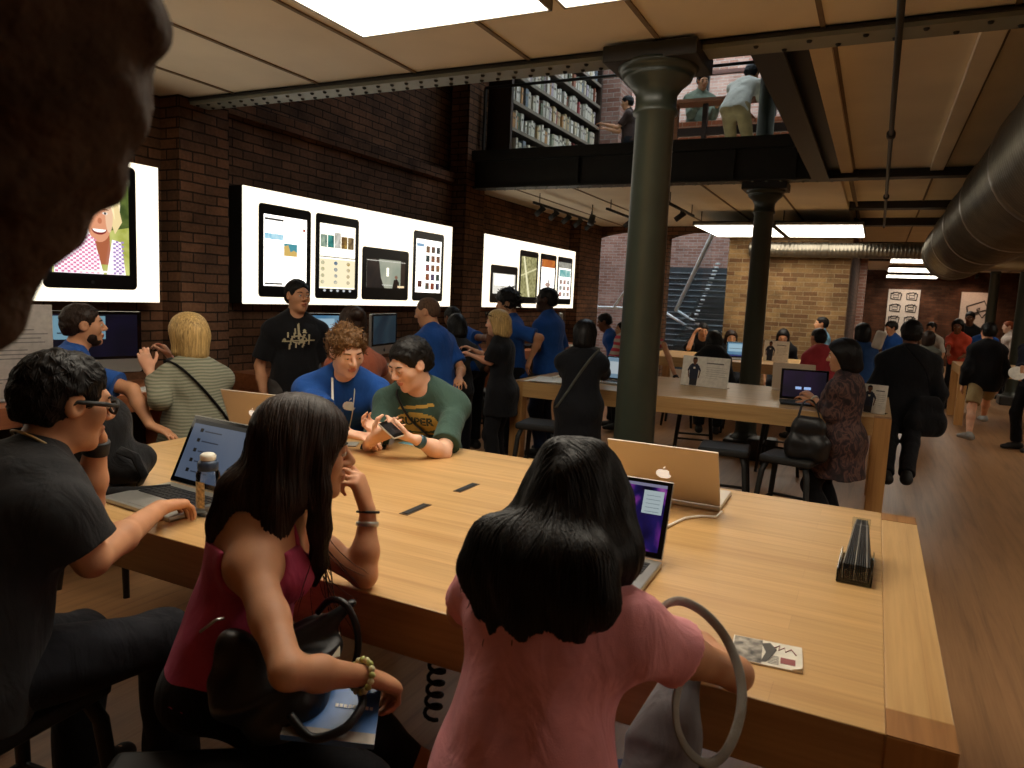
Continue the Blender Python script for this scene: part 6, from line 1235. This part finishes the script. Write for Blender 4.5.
# upstairs
def up(label, px, py, d, yaw, **k):                             # the upper floor is at 3.4 m
    h = D(px, py, d); hz = h[2]-3.4; s = k.pop('s', float(np.clip(hz/1.6, .7, 1.08)))
    return person(label, h, yaw, s=s, vox=.012, **k)
def stand_up(P): pass
for a, k in ((('person in dark clothes upstairs in profile, beside the iron column capital', 627, 103, 11.6, 195), dict(hp=10, lean=4, fz=1)), (('boy in a grey green jacket upstairs, looking down over the timber rail', 703, 81, 11.3, 300), dict(hp=20, lean=8, fz=2)), (('person in a white shirt and khaki trousers upstairs, leaning over with the back turned', 752, 74, 10.0, 75), dict(hp=20, lean=42, fz=3))):
    fz = k.pop('fz'); h = D(*a[1:4]); s = float(np.clip((h[2]-3.4)/(1.6 if fz < 3 else 1.25), .75, 1.05)); f0 = np.array([math.cos(math.radians(a[4])), math.sin(math.radians(a[4])), 0]); r0 = np.array([f0[1], -f0[0], 0])
    tops = {1: ('tee', cloth('top_brown', '3a2a24'), dict(sl=.8)), 2: ('collared', cloth('jacket_sage', '6c7464'), dict(sl=1.9, loose=.03)), 3: ('tee', cloth('shirt_white', 'b8b4a8'), dict(sl=.8, loose=.03))}; lo = f0*-.40*(fz == 3)
    person(a[0], h, a[4], s=s, vox=.011, top=tops[fz], bottom=('trousers', KHAKI if fz == 3 else DJEAN), skn='tan', hair=('short', H_BLK, dict(th=.006)), feet=dict(R=np.array([h[0], h[1], 3.4+.085*s])+r0*.1+lo, L=np.array([h[0], h[1], 3.4+.085*s])-r0*.1+lo), shoes='222222', hands=dict(R=dict(at=h+f0*.32-[0, 0, .42*s]+r0*.15, pole=(0, 0, -1)), L=dict(at=h+f0*.32-[0, 0, .42*s]-r0*.15, pole=(0, 0, -1))), **k)
# ---------------------------------------------------------------- bags and things people hold
phone('mobile phone held by the man in the green tee', D(391, 431, 3.2), .4, plain('phone_dark', '1a1c20', .2), .06, .115, (.45, -.15, 1.3))
LEA = plain('black_leather', '0e0d0e', .42, 0, .2, 20, .5, 60)
S = SDF(); q0 = D(270, 690, 1.45); q1 = D(345, 615, 1.62)
S.ell(D(268, 690, 1.50), (.125, .075, .085), np.stack([nrm((.75, .65, -.1)), nrm((-.65, .75, 0)), np.array((.07, .06, .99))], 1), .05); S.cap(D(232, 650, 1.48), D(280, 700, 1.5), .03, .06, .05); S.cap(D(300, 640, 1.66), D(352, 602, 1.70), .04, .022, .04, flat=((0, 0, 1), 1.4)); S.cap(D(290, 690, 1.54), D(325, 655, 1.66), .055, .035, .05)
V, F = S.mesh(.006, folds(.014, 1.5, 9)); o = mesh_obj('handbag', V, F, [LEA], None, q0); tag(o, 'soft black leather handbag on the lap of the woman in the pink tank top', 'handbag')
MB().tube(spl([p-q0 for p in (D(290, 715, 1.44), D(312, 738, 1.42), D(345, 728, 1.43), D(362, 705, 1.47), D(360, 690, 1.52))]), .009, LEA, 8).build('handle', o); MB().tube(spl([p-q0 for p in (D(318, 612, 1.69), D(330, 600, 1.66), D(345, 604, 1.64), D(356, 625, 1.64), D(358, 650, 1.66), D(352, 672, 1.66))]), .008, LEA, 8).build('handle', o); MB().tube([D(200, 632, 1.42)-q0, D(216, 620, 1.42)-q0, D(224, 618, 1.43)-q0], .003, STEEL, 6).build('zip_pull', o)
def quadthing(name, label, cat, cs, th, mt, extra=None):
    q = np.array(cs[0]); n = nrm(np.cross(cs[1]-cs[0], cs[3]-cs[0])); m = MB(); vs = [c-q for c in cs]+[c-q-n*th for c in cs]; m.add(vs, [[0, 1, 2, 3], [7, 6, 5, 4]]+[[i, 4+i, 4+(i+1) % 4, (i+1) % 4] for i in range(4)], mt); o = m.build(name, org=np.zeros(3)); o.location = tuple(q); return tag(o, label, cat), n
BKB = plain('booklet_blue', '3c6aa8', .35); c4_ = [D(280, 735, 1.42), D(374, 745, 1.42), D(381, 690, 1.56), D(300, 680, 1.56)]; o, n = quadthing('booklet', 'blue booklet on the lap, under the beaded bracelet', 'booklet', c4_, .012, BKB); q = c4_[0]
m = MB(); m.add([c4_[0]-q+n*.001, c4_[1]-q+n*.001, c4_[1]*.82+c4_[2]*.18-q+n*.001, c4_[0]*.82+c4_[3]*.18-q+n*.001], [[0, 1, 2, 3]], plain('booklet_photo', '8a7f74', .4, 0, .3, 30)); e = lambda a, b: (c4_[0]*(1-a)+c4_[1]*a)*(1-b)+(c4_[3]*(1-a)+c4_[2]*a)*b-q+n*.0015
for i in range(9): m.add([e(.5+.05*i, .58), e(.535+.05*i, .58), e(.535+.05*i, .64), e(.5+.05*i, .64)], [[0, 1, 2, 3]], WHITE)
m.build('cover_print', o)
quadthing('loose_sheet', 'cream sheet of paper sticking out beside the handbag', 'paper', [D(306, 662, 1.6), D(340, 656, 1.62), D(340, 632, 1.68), D(306, 640, 1.67)], .004, plain('cream_paper', 'd8d2b8', .6))
# tote bag of the girl in pink
S = SDF(); q = D(668, 690, 1.36); S.cap(D(680, 655, 1.43), D(660, 745, 1.37), .022, .06, .04, flat=((.2, 1, .2), 1.5)); S.cap(D(690, 668, 1.43), D(655, 790, 1.33), .018, .07, .04, flat=((.2, 1, .2), 1.5)); V, F = S.mesh(.006, folds(.008, 1.0, 4)); o = mesh_obj('tote_bag', V, F, [cloth('bag_grey', '6e6a6c')], None, q); tag(o, 'soft grey shoulder bag hanging at the side of the girl in pink', 'bag')
MB().tube(spl([p-q for p in (D(684, 668, 1.36), D(676, 700, 1.29), D(678, 730, 1.26), D(692, 755, 1.25), D(712, 763, 1.25), D(730, 745, 1.26), D(741, 710, 1.29), D(740, 675, 1.32), D(728, 642, 1.35), D(712, 620, 1.36), D(694, 606, 1.37), D(678, 601, 1.39), D(664, 606, 1.43), D(655, 620, 1.44))]), .011, cloth('strap_taupe', '8a857c', .6), 8, flat=(.25, .8)).build('strap', o)
def bag(label, pos, r, mt, name='shoulder_bag', st=None, rz=0):
    S = SDF(); R = np.array(Matrix.Rotation(rz, 3, 'Z')); q = np.array(pos); b = lambda x, z: q+R @ np.array([x*r[0], 0, z*r[2]])
    S.cap(b(-.75, -.75), b(.75, -.75), r[1]*.9, None, .06); S.cap(b(-.8, -.2), b(.8, -.2), r[1]*.85, None, .07); S.cap(b(-.65, .45), b(.65, .45), r[1]*.6, None, .07); S.cap(b(-.5, .85), b(.5, .85), r[1]*.35, None, .06); V, F = S.mesh(.008, folds(.006, 1.2, 6)); o = mesh_obj(name, V, F, [mt], None, pos); tag(o, label, 'bag')
    if st: MB().tube(spl([np.array(p)-pos for p in st]), .012, mt, 8, flat=(.3, 1)).build('strap', o)
    return o
bag('black shoulder bag at the hip of the man in black walking away', D(926, 415, 6.7), (.15, .08, .17), JACK, st=(D(930, 395, 6.65), D(925, 370, 6.62), D(905, 345, 6.68)), rz=.5)
bag('black handbag hanging from the arm of the woman in the tunic', D(808, 438, 5.05), (.12, .06, .15), LEA, 'handbag', st=(D(798, 418, 5.05), D(804, 402, 5.1), D(814, 402, 5.15), D(820, 420, 5.05)))
o = MB().box((0, 0, 0), (.12, .07, .22), cloth('bag_white', 'c8c4ba'), Matrix.Rotation(.25, 3, 'Y'), .03, 3).build('white_bag', org=np.zeros(3)); o.location = tuple(D(879, 340, 8.75)); tag(o, 'white bag on the shoulder of the person in dark blue', 'bag'); bag('dark grey bag hanging below the counter end of the long table', D(640-110, 405, 6.2), (.12, .08, .14), JACK, 'carrier_bag')if False else None
o = MB().lathe([(.001, 0), (.07, .004), (.095, .02), (.09, .022), (.001, .012)], WHITE, (0, 0, 0), 24, Matrix.Rotation(1.0, 3, 'X')).build('dish', org=np.zeros(3)); o.location = tuple(D(1017, 374, 8.9)); tag(o, 'white dish shaped thing in a hand at the picture edge', 'dish')
# ---------------------------------------------------------------- camera, daylight, lamps
cam = bpy.data.cameras.new('camera'); co = bpy.data.objects.new('camera', cam); COL.objects.link(co); SC.camera = co
co.matrix_world = Matrix.Translation(Vector(CAM)) @ Matrix(CR.tolist()).to_4x4(); cam.sensor_width = 36; cam.sensor_fit = 'HORIZONTAL'; cam.lens = FPX/1024*36; cam.clip_start = .05
cam.dof.use_dof = True; cam.dof.focus_distance = 3.2; cam.dof.aperture_fstop = 6.0
w = bpy.data.worlds.new('world'); SC.world = w; w.use_nodes = True; nt = w.node_tree; bg = nt.nodes['Background']; bg.inputs[0].default_value = (.78, .9, 1.0, 1); bg.inputs[1].default_value = 4.0    # overcast daylight
def fixture(loc, tgt, label, zc):
    loc, d = np.array(loc), nrm(np.array(tgt, float)-np.array(loc)); o = empty('added_spotlight', loc, label, 'spotlight')  # lamp bodies added to go with the spot lamps below
    MB().tube([-d*.02, -d*.16], [.05, .042], BLACK, 16).build('lamp_body', o); MB().cyl(-d*.1, [-d[0]*.1, -d[1]*.1, zc-loc[2]], .008, BLACK).build('hanger', o)
for f in (((-1.6, 11.2, 2.7), (-1.3, 13, 1.8), 'small added black spotlight aimed at the yellow brick wall', 3.0), ((-3.8, 10, 2.7), (-4.0, 9.2, .5), 'small added black spotlight aimed down beside the farthest lightbox', 3.0), ((1.0, 26.3, 2.8), (.8, 27.5, 1.6), 'small added black spotlight aimed at the six drawing poster', 3.06), ((2.6, 26.3, 2.8), (2.6, 27.5, 1.6), 'small added black spotlight aimed at the tilted laptop poster', 3.06)): fixture(*f)
def spot(loc, tgt, power, size=70, col=(1, .82, .58), r=.05):
    l = bpy.data.lights.new('added_spot_lamp', 'SPOT'); l.energy = power; l.spot_size = math.radians(size); l.spot_blend = .6; l.color = col; l.shadow_soft_size = r; o = bpy.data.objects.new('added_spot_lamp', l); COL.objects.link(o); o.location = loc
    o.rotation_euler = (Vector(tgt)-Vector(loc)).to_track_quat('-Z', 'Y').to_euler(); return o
spot((-1.6, 11.2, 2.7), (-1.3, 13, 1.8), 34, 100); spot((-3.8, 10, 2.7), (-4.0, 9.2, .5), 25, 100)  # added warm spot lamps, brightening the yellow wall and the rear counter
spot((1.0, 26.3, 2.8), (.8, 27.5, 1.6), 60, 80, (1, .6, .4)); spot((2.6, 26.3, 2.8), (2.6, 27.5, 1.6), 40, 80, (1, .6, .4))  # added spot lamps, brightening the far red wall
SC.view_settings.view_transform = 'Standard'; SC.view_settings.look = 'None'; SC.view_settings.exposure = 0.0; SC.view_settings.gamma = 1.0; SC.view_settings.use_curve_mapping = False
SC.cycles.use_denoising = True; SC.cycles.max_bounces = 10; SC.cycles.diffuse_bounces = 5; SC.cycles.transparent_max_bounces = 12; SC.cycles.sample_clamp_indirect = 6; SC.cycles.caustics_reflective = False; SC.cycles.caustics_refractive = False; SC.cycles.blur_glossy = 1.0
